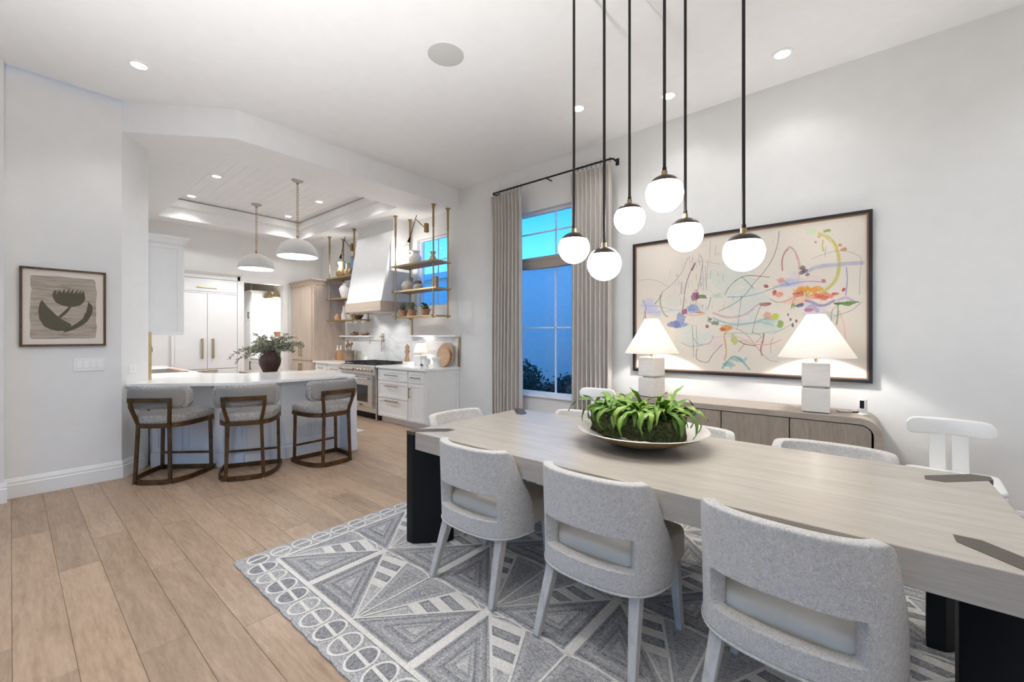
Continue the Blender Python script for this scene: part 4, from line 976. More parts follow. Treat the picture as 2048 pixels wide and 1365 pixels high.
for x0, x1 in ((-4.10, -3.60), (-2.77, -2.28)):
    for i in range(9):
        x = x0 + (x1 - x0) * i / 8
        pts = [(x + .004 * math.sin(a), CY + .021 * math.cos(a), ZR - .009 + .021 * math.sin(a)) for a in np.linspace(0, 2 * math.pi, 16, endpoint=False)]
        MB().tube(pts, .0028, 6, closed=True).tube([(x, CY, ZR - .03), (x, CY, ZR - .06)], .0018, 5).build('ring', rodm, cr)
# ---- raised roman shade across the middle of the window
m_roman = M('taupe_linen', (.36, .31, .27), .85, var=.08, vscale=60)
rs = thing('roman_shade', 'taupe relaxed roman shade gathered up across the dining window', 'window shade', (0, 0, 0))
def fold(z0, z1, sag, y, b_):
    n = 20; V = []
    for i in range(n + 1):
        u = i / n; x = -3.93 + 1.41 * u; s_ = sag * (1 - (2 * u - 1) ** 2)
        for (dz, dy) in ((z1, 0), ((z0 + z1) / 2 + .01, -b_), (z0 - s_ + .01, -b_ * .8), (z0 - s_, 0), (z0 - s_ + .02, .02), (z1, .02)): V.append((x, y + dy, dz))
    fs = [(i * 6 + j, i * 6 + (j + 1) % 6, (i + 1) * 6 + (j + 1) % 6, (i + 1) * 6 + j) for i in range(n) for j in range(6)]
    return MB().add(V, fs + [tuple(range(6)), tuple(range(n * 6, n * 6 + 6))])
fold(2.43, 2.50, .015, 4.655, .02).build('fold', m_roman, rs, ang=60)
fold(2.355, 2.45, .03, 4.645, .03).build('fold', m_roman, rs, ang=60)

# ================================================================ WHITE SIDE CHAIRS
m_wch = M('white_lacquer', (.80, .80, .79), .4)
def white_chair():
    t = thing('side_chair', 'x', 'chair', (0, 0, 0), 0, 'white wooden side chairs against the right wall')
    # local: faces -y ; rear at y=+.22
    n = 24; V = []
    prof = 14
    for i in range(n + 1):
        u = -1 + 2 * i / n; x = .222 * u; y = .235 - .05 * abs(u) ** 2.2
        h = .060 * (1 - abs(u) ** 14 * .5); zc = .762 - .006 * abs(u) ** 4; th = .016 * (1 - .5 * abs(u) ** 6)
        for j in range(prof):
            a = 2 * math.pi * j / prof; ca, sa = math.cos(a), math.sin(a)
            V.append((x, y + th * math.copysign(abs(ca) ** .6, ca), zc + h * math.copysign(abs(sa) ** .38, sa)))
    fs = [(i * prof + j, i * prof + (j + 1) % prof, (i + 1) * prof + (j + 1) % prof, (i + 1) * prof + j) for i in range(n) for j in range(prof)]
    MB().add(V, fs + [tuple(range(prof)), tuple(range(n * prof, (n + 1) * prof))]).build('top_rail', m_wch, t, ang=60)
    for x0, x1 in ((-.10, -.014), (.014, .10)):
        MB().bar(((x0 + x1) / 2, .215, .43), ((x0 + x1) / 2, .232, .72), x1 - x0, .016, up=(0, 1, 0)).build('splat', m_wch, t, bevel=.004)
    st = MB(); pillow(st, rounded(.215, -.26, .235, .10, .06, 6, .235), .425, .458, .010, -.006)
    st.build('seat', m_wch, t, ang=50)
    for sx in (-1, 1):
        MB().bar((sx * .16, .19, .43), (sx * .19, .225, 0), .036, .03, up=(0, 1, 0), wx2=.026, wy2=.024).build('leg', m_wch, t, bevel=.005)
        MB().bar((sx * .19, -.2, .43), (sx * .215, -.225, 0), .036, .03, up=(0, 1, 0), wx2=.026, wy2=.024).build('leg', m_wch, t, bevel=.005)
        MB().bar((sx * .175, -.2, .40), (sx * .165, .19, .40), .02, .05).build('side_rail', m_wch, t)
    MB().bar((-.19, -.205, .40), (.19, -.205, .40), .02, .05).build('front_rail', m_wch, t)
    return t
wc = white_chair(); wc.location = (.44, 4.07, 0); wc['label'] = 'white wooden side chair against the right wall, right of the sideboard'
dup(wc, (-2.335, 4.08, 0), 0, 'white wooden side chair between the right curtain and the sideboard')
# ================================================================ KITCHEN
def xf(mb, Mx): mb.v = [tuple(Mx @ Vector(p)) for p in mb.v]; return mb
def face_m(p0, p1):
    """local x runs p0->p1 along a face, local -y is outward (to the right of travel)"""
    d = Vector((p1[0] - p0[0], p1[1] - p0[1], 0)); L = d.length; d.normalize()
    return Matrix(((d.x, -d.y, 0, p0[0]), (d.y, d.x, 0, p0[1]), (0, 0, 1, 0), (0, 0, 0, 1))), L
def shaker(x0, x1, z0, z1, fr=.05, t=.02, rec=.008, y=0):
    mb = MB(); mb.box(x0, x1, y - t + rec, y, z0, z1)
    mb.box(x0, x1, y - t, y - t + rec + .001, z0, z0 + fr).box(x0, x1, y - t, y - t + rec + .001, z1 - fr, z1)
    mb.box(x0, x0 + fr, y - t, y - t + rec + .001, z0 + fr, z1 - fr).box(x1 - fr, x1, y - t, y - t + rec + .001, z0 + fr, z1 - fr); return mb
def pull(x0, x1, z, y, axis='x', r=.007, off=.03, z1=None):
    mb = MB()
    if axis == 'x':
        mb.box(x0, x1, y - off - r, y - off + r, z - r, z + r)
        for x in (x0 + .02, x1 - .02): mb.box(x - r, x + r, y - off, y, z - r, z + r)
    else:
        mb.box(x0 - r, x0 + r, y - off - r, y - off + r, z, z1)
        for q in (z + .02, z1 - .02): mb.box(x0 - r, x0 + r, y - off, y, q - r, q + r)
    return mb
CT = .93
# ---- peninsula with its end panel
pn = thing('peninsula_cabinet', 'pale blue-white panelled peninsula base with angled front behind the bar stools', 'cabinet', (0, 0, 0))
PA, PB, PC = (-5.905, .985), (-5.148, 1.629), (-5.136, 2.70)
MB().prism([PA, PB, PC, (-5.95, 2.72), (-6.08, 2.03), (-6.45, 1.60), (-9.0, 1.60), (-9.0, .985)], 0, CT - .035).build('body', m_base, pn, smooth=False)
for (p0, p1, spans) in ((PA, PB, ((.03, .33), (.36, .66), (.69, .97))), (PB, PC, ((.02, .34), (.37, .69), (.72, 1.045)))):
    Mx, L = face_m(p0, p1)
    for a, c in spans:
        if c > L: c = L - .01
        xf(shaker(a, c, .165, CT - .05, .045, .014, .009), Mx).build('panel', m_base, pn, smooth=False, bevel=.0015)
    xf(MB().box(.0, L, -.018, 0, 0, .135).box(0, L, -.012, 0, .135, .150), Mx).build('plinth', m_base, pn, smooth=False)
MB().box(-5.98, -4.868, 2.70, 2.782, 0, CT - .035).box(-5.98, -4.860, 2.694, 2.79, 0, .12).build('end_panel', m_base, pn, smooth=False, bevel=.003)
wt = thing('worktop', 'white quartz peninsula counter with angled front edge above the bar stools', 'worktop', (0, 0, 0))
MB().prism([(-5.725, .752), (-4.972, 1.535), (-4.935, 2.80), (-6.065, 2.875), (-6.205, 1.975), (-6.62, 1.645), (-9.0, 1.645), (-9.0, .972), (-6.003, .972)], CT - .034, CT).build('slab', m_quartz, wt, bevel=.004)
sk = thing('sink', 'dark inset workstation sink in the counter behind the wall end', 'sink', (0, 0, 0))
MB().box(-7.95, -7.05, 1.12, 1.575, CT - .002, CT + .003).build('basin_rim', m_steel, sk, smooth=False)
MB().box(-7.92, -7.08, 1.15, 1.545, CT - .001, CT + .004).build('basin', m_bronze, sk, smooth=False)
m_warmwood = wood('warm_wood', (.30, .15, .08), (.52, .31, .18), (10, 1.2, 10), .5, c3=(.42, .23, .13))
MB().box(-7.93, -7.07, 1.50, 1.56, CT + .003, CT + .012).build('wood_rail', m_warmwood, sk, smooth=False)
fc = thing('faucet', 'polished nickel gooseneck faucet behind the brass edge strip', 'faucet', (-7.35, 1.03, CT))
MB().cyl(0, 0, 0, .05, .028, 18).build('base', m_chrome, fc)
MB().tube([(0, 0, .04), (0, 0, .34), (0, .02, .40), (0, .07, .435), (0, .13, .435), (0, .175, .40), (0, .185, .33)], .013, 12).tube([(0, .185, .33), (0, .186, .27)], .018, 12).build('spout', m_chrome, fc)
MB().tube([(.02, 0, .06), (.09, .0, .10)], .008, 8).build('lever', m_chrome, fc)
wbk = thing('wooden_bowl', 'small brown footed wooden bowl by the faucet on the counter', 'bowl', (-8.2, 1.15, CT))
MB().lathe([(0, 0), (.06, 0), (.03, .02), (.02, .10), (.05, .12), (.11, .17), (.10, .17), (.045, .13), (0, .125)], 28).build('body', m_warmwood, wbk)
tb_ = thing('edge_trim', 'tall brushed brass edge strip at the end of the sink wall', 'trim', (0, 0, 0), 0, 'brass edge strips')
MB().box(-6.075, -6.045, .965, 1.005, CT, 1.46).build('strip', m_brass_l, tb_, smooth=False)
# ---- wall cabinet over the sink
uc = thing('wall_cabinet', 'white upper cabinet with a panelled end beside the wall end', 'cabinet', (0, 0, 0))
UX, UY0, UY1, UZ0, UZ1 = -6.30, .972, 1.335, 1.44, 2.50
MB().box(-8.6, UX, UY0, UY1, UZ0, UZ1).build('body', m_cab, uc, smooth=False)
Mx, L = face_m((UX, UY0), (UX, UY1)); xf(shaker(.0, L, UZ0 - .02, UZ1, .055, .02, .010), Mx).build('end_panel', m_cab, uc, smooth=False, bevel=.0015)
MB().sweep([(UX + .02, UY0, UZ1), (UX + .02, UY1, UZ1), (-8.6, UY1, UZ1)], [(0, 0), (.012, 0), (.018, .02), (.035, .045), (.06, .07), (.06, .085), (0, .085)]).build('crown', m_cab, uc, smooth=False)
for k in range(4): MB().box(-8.55 + k * .56, -8.01 + k * .56, UY1, UY1 + .02, UZ0, UZ1 - .01).build('door', m_cab, uc, smooth=False, bevel=.002)
l = bpy.data.lights.new('under_cabinet_light', 'AREA'); l.energy = 5; l.shape = 'RECTANGLE'; l.size = 2.0; l.size_y = .03; l.color = (1, .97, .95)
o = link(bpy.data.objects.new('lamp', l)); o.parent = uc; o.location = (-7.5, 1.15, UZ0 - .012)
MB().box(-8.5, -6.5, 1.13, 1.17, UZ0 - .010, UZ0).build('light_strip', emat('led_strip', (1, .97, .94), 3), uc, smooth=False)
bsx = thing('backsplash', 'white stone backsplash on the sink wall under the upper cabinet', 'backsplash', (0, 0, 0))
MB().box(-9.0, -6.05, .966, .985, CT, 1.44).build('slab', m_quartz, bsx, smooth=False)

# ---- built-in refrigerator
FX = BX
rf = thing('refrigerator', 'white panelled built-in refrigerator with brass pulls on the far kitchen wall', 'refrigerator', (0, 0, 0))
Mx, L = face_m((FX + .03, 1.86), (FX + .03, 2.945))
FZ1 = 2.60
xf(MB().box(0, .045, -.02, .03, 0, FZ1).box(L - .045, L, -.02, .03, 0, FZ1).box(0, L, -.02, .03, 2.515, FZ1).box(0, L, -.015, .03, 2.235, 2.262).box(.0, L, -.005, .03, 0, .1), Mx).build('surround', m_trim, rf, smooth=False, bevel=.002)
xf(MB().box(-.02, L + .02, -.035, .0, FZ1, FZ1 + .03).box(-.03, L + .03, -.05, .0, FZ1 + .03, FZ1 + .05), Mx).build('crown', m_trim, rf, smooth=False)
def fr_door(nm, a, c, z0, z1, hz):
    d = xf(MB().box(a, c, -.012, .02, z0, z1), Mx).build(nm, m_cab, rf, smooth=False, bevel=.0025)
    xf(hz, Mx).build('handle', m_brass_l, d, smooth=False, bevel=.003); return d
mid = L / 2 - .0
fr_door('door', .05, mid - .003, .80, 2.23, pull(mid - .085, 0, 1.0, -.012, 'z', .014, .035, 1.38))
fr_door('door', mid + .003, L - .05, .80, 2.23, pull(mid + .085, 0, 1.0, -.012, 'z', .014, .035, 1.38))
fr_door('drawer', .05, L - .05, 2.268, 2.51, pull(mid - .16, mid + .16, 2.345, -.012, 'x', .012, .035))
fr_door('drawer', .05, L - .05, .43, .79, pull(mid - .16, mid + .16, .765, -.012, 'x', .012, .035))
fr_door('drawer', .05, L - .05, .10, .42, pull(mid - .16, mid + .16, .40, -.012, 'x', .012, .035))

# ---- pantry room beyond the doorway
pc = thing('tall_cabinet', 'tall white cabinet seen through the pantry doorway', 'cabinet', (0, 0, 0))
PY = 4.32
MB().box(-13.0, -11.5, 3.79, PY, 0, 2.50).build('body', m_cab, pc, smooth=False)
MB().box(-13.0, -11.47, 3.76, PY, 2.50, 2.55).build('crown', m_trim, pc, smooth=False)
for z0, z1, hz in ((.1, .95, None), (.96, 1.80, (1.02, 1.18)), (1.81, 2.48, (1.86, 2.02))):
    for x0, x1 in ((-12.24, -11.53), (-12.97, -12.26)):
        d = MB().box(x0, x1, 3.77, 3.79, z0, z1).build('door', m_cab, pc, smooth=False, bevel=.002)
        if hz: pull(x1 - .05, 0, hz[0], 3.77, 'z', .007, .03, hz[1]).build('handle', m_bronze, d, smooth=False)
pb = thing('pantry_counter', 'white pantry base cabinet with counter seen through the doorway', 'cabinet', (0, 0, 0))
MB().box(-11.49, -9.76, 3.77, PY, 0, .88).build('body', m_cab, pb, smooth=False)
MB().box(-11.49, -9.76, 3.74, PY, .88, .92).build('top', m_quartz, pb, smooth=False)
for k in range(3):
    x0 = -11.46 + k * .565; d = shaker(x0, x0 + .55, .12, .86, .05, .02, .008, 3.77).build('door', m_cab, pb, smooth=False)
    pull(x0 + (.06 if k % 2 == 0 else .49), 0, .62, 3.75, 'z', .007, .03, .82).build('handle', m_bronze, d, smooth=False)
psh = thing('pantry_shelf', 'short white shelf on the pantry wall above the coffee machine', 'shelf', (0, 0, 0))
MB().box(-11.3, -9.9, 4.10, PY, 1.37, 1.41).build('board', m_cab, psh, smooth=False)
cm = thing('coffee_machine', 'black coffee machine on the pantry counter behind the leaves', 'appliance', (-10.95, 4.08, .921))
MB().box(-.16, .16, -.14, .16, 0, .04).box(-.16, .16, .04, .16, .04, .36).box(-.16, .16, -.14, .16, .27, .40).build('body', m_blackiron, cm, bevel=.008)
MB().cyl(0, -.05, .045, .15, .05, 18).build('jug', m_glass, cm)
bk = thing('basket', 'small brown basket on the pantry shelf', 'basket', (-10.9, 4.2, 1.411))
MB().lathe([(0, 0), (.10, 0), (.13, .12), (.12, .12), (.09, .01), (0, .01)], 18).build('body', m_warmwood, bk)
wp = thing('wallpaper', 'beige grasscloth wallpaper band at the top of the pantry back wall', 'wallpaper', (0, 0, 0))
m_gc = M('grasscloth', (.52, .50, .44), .9, var=.25, vscale=6, stretch=(1, 3, 30))
for k in range(4): MB().box(-13.048, -13.043, 2.35 + k * .48, 2.35 + k * .48 + .477, .0, 2.94).build('panel', m_gc, wp, smooth=False)
for k in range(3): MB().box(-13.0 + k * .5, -13.0 + k * .5 + .497, PY - .008, PY - .002, 2.56, 2.94).build('panel', m_gc, wp, smooth=False)
for x, lab in ((-11.38, 'left brass pantry sconce with a cone shade'), (-10.95, 'right brass pantry sconce with a cone shade')):
    t = thing('wall_sconce', lab, 'lamp', (x, PY - .17, 2.36), 0, 'pantry sconces')
    MB().lathe([(.02, .20), (.035, .16), (.11, .0), (.106, .0), (.03, .155), (0, .16)], 24).build('shade', m_brass_l, t)
    MB().tube([(0, .165, .26), (0, .06, .32), (0, 0, .27), (0, 0, .19)], .008, 8).build('arm', m_brass_l, t)
    MB().lathe([(0, -.01), (.03, 0), (.04, .04), (.02, .08), (0, .08)], 12).build('bulb', m_bulb, t)
    l = bpy.data.lights.new('sconce_light', 'POINT'); l.energy = 12; l.color = WARM; l.shadow_soft_size = .03
    o = link(bpy.data.objects.new('lamp', l)); o.parent = t; o.location = (0, 0, -.02)
downlight(-10.9, 3.1, 2.95, 90, 'recessed downlight in the pantry ceiling, hidden behind the doorway header', 'pantry downlight')

# ---- tall oak pantry cupboard
m_oak = wood('limed_oak', (.42, .335, .265), (.60, .505, .42), (11, 11, 1.1), .5, c3=(.52, .425, .345), bs=.1, fine=8)
oc = thing('pantry_cupboard', 'tall pale oak cupboard with brass pulls at the far right of the kitchen', 'cupboard', (0, 0, 0))
OX0, OX1, OY, OZ = -9.56, -8.53, 3.93, 2.47
MB().box(OX0, OX1, OY, WY - .003, 0, OZ).build('body', m_oak, oc, smooth=False)
MB().sweep([(OX0, OY, OZ), (OX1, OY, OZ), (OX1, WY - .003, OZ)], [(0, 0), (.012, .0), (.015, .03), (.045, .075), (.06, .085), (.06, .105), (0, .105)]).build('crown', m_oak, oc, smooth=False)
Mx, L = face_m((OX0, OY), (OX1, OY))
for a, c, hx in ((.045, L / 2 - .002, L / 2 - .045), (L / 2 + .002, L - .045, L / 2 + .045)):
    for z0, z1, h0, h1 in ((.93, 2.44, 1.0, 1.32), (.1, .905, .70, .86)):
        d = MB(); d.box(a, c, -.012, 0, z0, z1); nb = 5
        for k in range(nb):
            w_ = (c - a) / nb; d.box(a + k * w_ + .0015, a + (k + 1) * w_ - .0015, -.02, -.011, z0 + .002, z1 - .002)
        d = xf(d, Mx).build('door', m_oak, oc, smooth=False)
        xf(pull(hx, 0, h0, -.02, 'z', .006, .03, h1), Mx).build('handle', m_brass_l, d, smooth=False)
MB().box(OX1, OX1 + .012, OY + .0, OY + .06, 0, OZ).box(OX1, OX1 + .012, WY - .06, WY - .003, 0, OZ).box(OX1, OX1 + .012, OY, WY - .003, 0, .1).build('side_frame', m_oak, oc, smooth=False)

# ---- base cabinets either side of the range
KF = 3.95
def base_cab(nm, lab, x0, x1, parts, end=False):
    t = thing(nm, lab, 'cabinet', (0, 0, 0))
    MB().box(x0, x1, KF, WY - .003, .10, CT - .034).box(x0 + .0, x1, KF + .07, WY - .003, 0, .10).build('body', m_cab, t, smooth=False)
    for kind, a, c, z0, z1, h in parts:
        d = shaker(a, c, z0, z1, .042, .02, .008, KF).build(kind, m_cab, t, smooth=False, bevel=.0015)
        (pull(h[0], h[1], h[2], KF - .02, 'x', .006, .028) if len(h) == 3 else pull(h[0], 0, h[1], KF - .02, 'z', .006, .028, h[2])if 0 else pull(h[0], h[1], h[2], KF - .02, 'x', .006, .028) if len(h) == 3 else pull(h[0], 0, h[1], KF - .02, 'z', .006, .028, h[3])).build('handle', m_brass, d, smooth=False, bevel=.002)
    if end:
        Mx, L = face_m((x1, KF), (x1, WY - .003)); xf(shaker(0, L, .10, CT - .034, .06, .014, .006), Mx).build('end_panel', m_cab, t, smooth=False)
    return t
RCX0, RCX1 = -6.24, -4.985
base_cab('base_cabinet', 'white base cabinet with three drawers and a door right of the range', RCX0, RCX1, [
    ('drawer', -6.215, -5.42, .705, .875, (-6.0, -5.65, .79)), ('drawer', -6.215, -5.42, .42, .685, (-6.0, -5.65, .615)), ('drawer', -6.215, -5.42, .115, .405, (-6.0, -5.65, .378)),
    ('drawer', -5.375, -5.02, .705, .875, (-5.31, -5.08, .787)), ('door', -5.375, -5.02, .115, .685, (-5.338, .47, 0, .63))], True)
base_cab('base_cabinet', 'white base cabinet with drawers between the oak cupboard and the range', -8.50, -7.36, [
    ('drawer', -8.42, -8.0, .705, .895, (-8.30, -8.12, .80)), ('drawer', -7.96, -7.40, .705, .895, (-7.82, -7.52, .80)),
    ('drawer', -8.42, -8.0, .115, .69, (-8.30, -8.12, .63)), ('drawer', -7.96, -7.40, .115, .69, (-7.82, -7.52, .63))])
for x0, x1, lab in ((-6.245, -4.955, 'white quartz worktop right of the range'), (-8.515, -7.355, 'white quartz worktop left of the range')):
    t = thing('worktop', lab, 'worktop', (0, 0, 0)); MB().box(x0, x1, KF - .045, WY - .003, CT - .034, CT).build('slab', m_quartz, t, bevel=.003)
# ---- range
rg_ = thing('range', 'stainless steel range with brass-ringed knobs and black grates', 'stove', (0, 0, 0))
GX0, GX1, GY = -7.345, -6.255, 3.93
MB().box(GX0, GX1, GY, WY - .03, .12, .925).build('body', m_steel, rg_, smooth=False, bevel=.004)
MB().box(GX0 + .01, GX1 - .01, GY + .08, WY - .06, .02, .12).build('plinth', m_black, rg_, smooth=False)
MB().box(GX0, GX1, GY - .06, GY + .01, .775, .925).build('control_panel', m_steel, rg_, bevel=.008)
MB().box(GX0 + .004, GX1 - .004, GY - .012, GY + .01, .13, .205).build('kick_plate', m_steel, rg_, smooth=False, bevel=.003)
dr = MB().box(GX0 + .30, GX1 - .075, GY - .045, GY + .002, .215, .745).build('oven_door', m_steel, rg_, bevel=.005)
MB().box(GX0 + .40, GX1 - .20, GY - .047, GY - .04, .30, .585).build('window', M('oven_glass', (.012, .012, .013), .08), dr, smooth=False)
MB().tube([(GX0 + .33, GY - .10, .70), (GX1 - .10, GY - .10, .70)], .016, 12).bar((GX0 + .36, GY - .1, .70), (GX0 + .36, GY - .04, .70), .03, .02).bar((GX1 - .13, GY - .1, .70), (GX1 - .13, GY - .04, .70), .03, .02).build('handle', m_steel, dr)
MB().box(GX0 + .61, GX0 + .76, GY - .049, GY - .044, .228, .268).build('badge', M('badge_plate', (.55, .53, .50), .3, .8), dr, smooth=False)
fnt = bpy.data.curves.new('lettering', 'FONT'); fnt.body = 'WOLF'; fnt.size = .036; fnt.extrude = .001; fnt.align_x = 'CENTER'; fnt.align_y = 'CENTER'
tmp = bpy.data.objects.new('tmp', fnt); COL.objects.link(tmp); bpy.context.view_layer.update()
lme = bpy.data.meshes.new_from_object(tmp.evaluated_get(bpy.context.evaluated_depsgraph_get())); COL.objects.unlink(tmp); bpy.data.objects.remove(tmp)
lo = link(bpy.data.objects.new('lettering', lme)); lme.materials.clear(); lme.materials.append(m_black); lo.parent = dr; lo.location = (GX0 + .685, GY - .0505, .248); lo.rotation_euler = (R(90), 0, 0)
d2 = MB().box(GX0 + .01, GX0 + .285, GY - .045, GY + .002, .215, .745).build('oven_door', m_steel, rg_, bevel=.005)
MB().tube([(GX0 + .04, GY - .10, .70), (GX0 + .26, GY - .10, .70)], .016, 12).bar((GX0 + .06, GY - .1, .70), (GX0 + .06, GY - .04, .70), .03, .02).bar((GX0 + .24, GY - .1, .70), (GX0 + .24, GY - .04, .70), .03, .02).build('handle', m_steel, d2)
m_knob = M('brass_bezel', (.42, .26, .12), .3, .9)
Mk = Matrix.Rotation(R(90), 4, 'X')
for x in (-7.28, -7.19, -7.10, -7.01, -6.92, -6.70, -6.60, -6.50, -6.40, -6.32):
    k = MB().lathe([(0, .0), (.030, 0), (.030, .012), (0, .012)], 20, (x, GY - .06, .845), 0, Mk).build('knob', m_knob, rg_)
    MB().lathe([(.024, .012), (.022, .045), (.018, .05), (0, .05)], 20, (x, GY - .06, .845), 0, Mk).bar((x, GY - .115, .825), (x, GY - .115, .865), .008, .012).build('grip', m_steel, k)
for x in (GX0 + .05, GX1 - .05): MB().lathe([(.02, 0), (.028, .012), (.016, .02), (.016, .125), (0, .125)], 16, (x, GY + .03, 0)).build('foot', m_steel, rg_)
MB().box(GX0 + .02, GX1 - .02, GY + .0, WY - .05, .922, .932).build('cooktop', m_black, rg_, smooth=False)
for k in range(3):
    x0 = GX0 + .03 + k * .345; x1 = x0 + .335; gm = MB(); y0, y1 = GY + .02, WY - .07; z = .958; q = .007
    for x in (x0, x1 - 2 * q, (x0 + x1) / 2 - q): gm.box(x, x + 2 * q, y0, y1, z - .008, z + .008)
    for y in (y0, (y0 + y1) / 2, y1 - 2 * q): gm.box(x0, x1, y, y + 2 * q, z - .008, z + .008)
    for yy in (y0 + .15, y1 - .16):
        gm.box(x0, x1, yy - .005, yy + .005, z - .006, z + .008); gm.lathe([(0, .0), (.05, 0), (.05, .014), (.03, .022), (0, .022)], 18, ((x0 + x1) / 2, yy, .932))
    for x in (x0 + q, x1 - q):
        for y in (y0 + q, y1 - q): gm.box(x - q, x + q, y - q, y + q, .93, z)
    gm.build('grate', m_blackiron, rg_, smooth=False)
# ---- hood
hd = thing('range_hood', 'flared white plaster range hood with a pale oak band', 'range hood', (0, 0, 0))
HX0, HX1 = -7.345, -6.215
prof = [(3.985, 2.012), (4.005, 2.10), (4.035, 2.25), (4.07, 2.45), (4.105, 2.65), (4.14, 2.85), (4.175, 3.05), (4.205, 3.22), (4.21, 3.23), (4.23, 3.235), (4.23, KZ)]
V = []; fs = []
for y, z in prof: V += [(HX0, y, z), (HX1, y, z), (HX1, WY - .003, z), (HX0, WY - .003, z)]
for i in range(len(prof) - 1):
    a = 4 * i; fs += [(a + j, a + (j + 1) % 4, a + 4 + (j + 1) % 4, a + 4 + j) for j in range(4)]
MB().add(V, fs + [(3, 2, 1, 0), tuple(range(len(V) - 4, len(V)))]).build('hood_body', M('hood_plaster', (.77, .77, .765), .6), hd, ang=30)
m_oakh = wood('limed_oak_band', (.42, .335, .265), (.60, .505, .42), (1.2, 12, 12), .5, c3=(.52, .425, .345), bs=.1, fine=8)
MB().box(HX0 - .008, HX1 + .008, 3.968, WY - .003, 1.848, 2.014).build('oak_band', m_oakh, hd, smooth=False, bevel=.003)
MB().box(HX0 + .10, HX1 - .10, 4.02, WY - .1, 1.835, 1.85).build('filter_panel', m_steel, hd, smooth=False)
for x in (-7.05, -6.5):
    l = bpy.data.lights.new('hood_light', 'SPOT'); l.energy = 7; l.spot_size = R(130); l.spot_blend = .6; l.shadow_soft_size = .03; l.color = (1, .98, .96)
    o = link(bpy.data.objects.new('lamp', l)); o.parent = hd; o.location = (x, 4.3, 1.83)
# ---- stone behind range
m_marble, nt, b = newmat('veined_marble'); b.inputs['Roughness'].default_value = .22
v = coords(nt, (.55, 1, 2.0), (0, R(-24), 0)); f = noise(nt, v, 1.1, 4, .5, .5)
sb_ = N(nt, 'ShaderNodeMath', operation='SUBTRACT'); nt.links.new(f, sb_.inputs[0]); sb_.inputs[1].default_value = .5
ab = N(nt, 'ShaderNodeMath', operation='ABSOLUTE'); nt.links.new(sb_.outputs[0], ab.inputs[0])
nt.links.new(ramp(nt, ab.outputs[0], [(.0, (.66, .655, .65)), (.008, (.77, .77, .765)), (.03, (.83, .83, .825))]), b.inputs['Base Color'])
ms = thing('backsplash', 'veined white marble slab behind the range with lower side slabs', 'backsplash', (0, 0, 0))
MB().box(-7.39, -6.19, WY - .02, WY - .001, CT, 1.85).build('slab', m_marble, ms, smooth=False)
MB().box(-6.185, -4.965, WY - .018, WY - .001, CT, 1.40).build('slab', m_marble, ms, smooth=False)
MB().box(-8.51, -7.395, WY - .018, WY - .001, CT, 1.40).build('slab', m_marble, ms, smooth=False)
for x0, x1, lab in ((-6.185, -4.955, 'thin white stone ledge above the counter right of the range'), (-8.515, -7.395, 'thin white stone ledge above the counter left of the range')):
    t = thing('stone_ledge', lab, 'shelf', (0, 0, 0)); MB().box(x0, x1, WY - .135 if x0 < -7 else WY - .10, WY - .001, 1.405, 1.435).build('slab', m_quartz, t, smooth=False, bevel=.003)
for x, z0, z1, lab in ((-6.185, 1.436, 1.80, 'brushed brass strip above the ledge beside the hood'), (-4.958, CT, 1.404, 'brushed brass strip at the right end of the marble')):
    t = thing('edge_trim', lab, 'trim', (0, 0, 0), 0, 'brass edge strips'); MB().box(x - .016, x + .016, WY - .026, WY - .001, z0, z1).build('strip', m_brass_l, t, smooth=False)
pf = thing('pot_filler', 'nickel wall-mounted pot filler above the range', 'faucet', (-7.08, WY - .021, 1.30))
MB().box(-.03, .05, -.012, 0, .02, .17).build('plate', m_chrome, pf, bevel=.003)
MB().tube([(.0, 0, .11), (.0, -.06, .11), (.14, -.10, .10), (.14, -.10, .03), (-.18, -.16, .03), (-.18, -.16, -.02)], .011, 10).build('arm', m_chrome, pf)
MB().tube([(.03, -.02, .05), (.03, -.05, .05), (.03, -.05, -.17)], .010, 10).box(.02, .07, -.06, -.045, -.12, -.105).build('spout', m_chrome, pf)

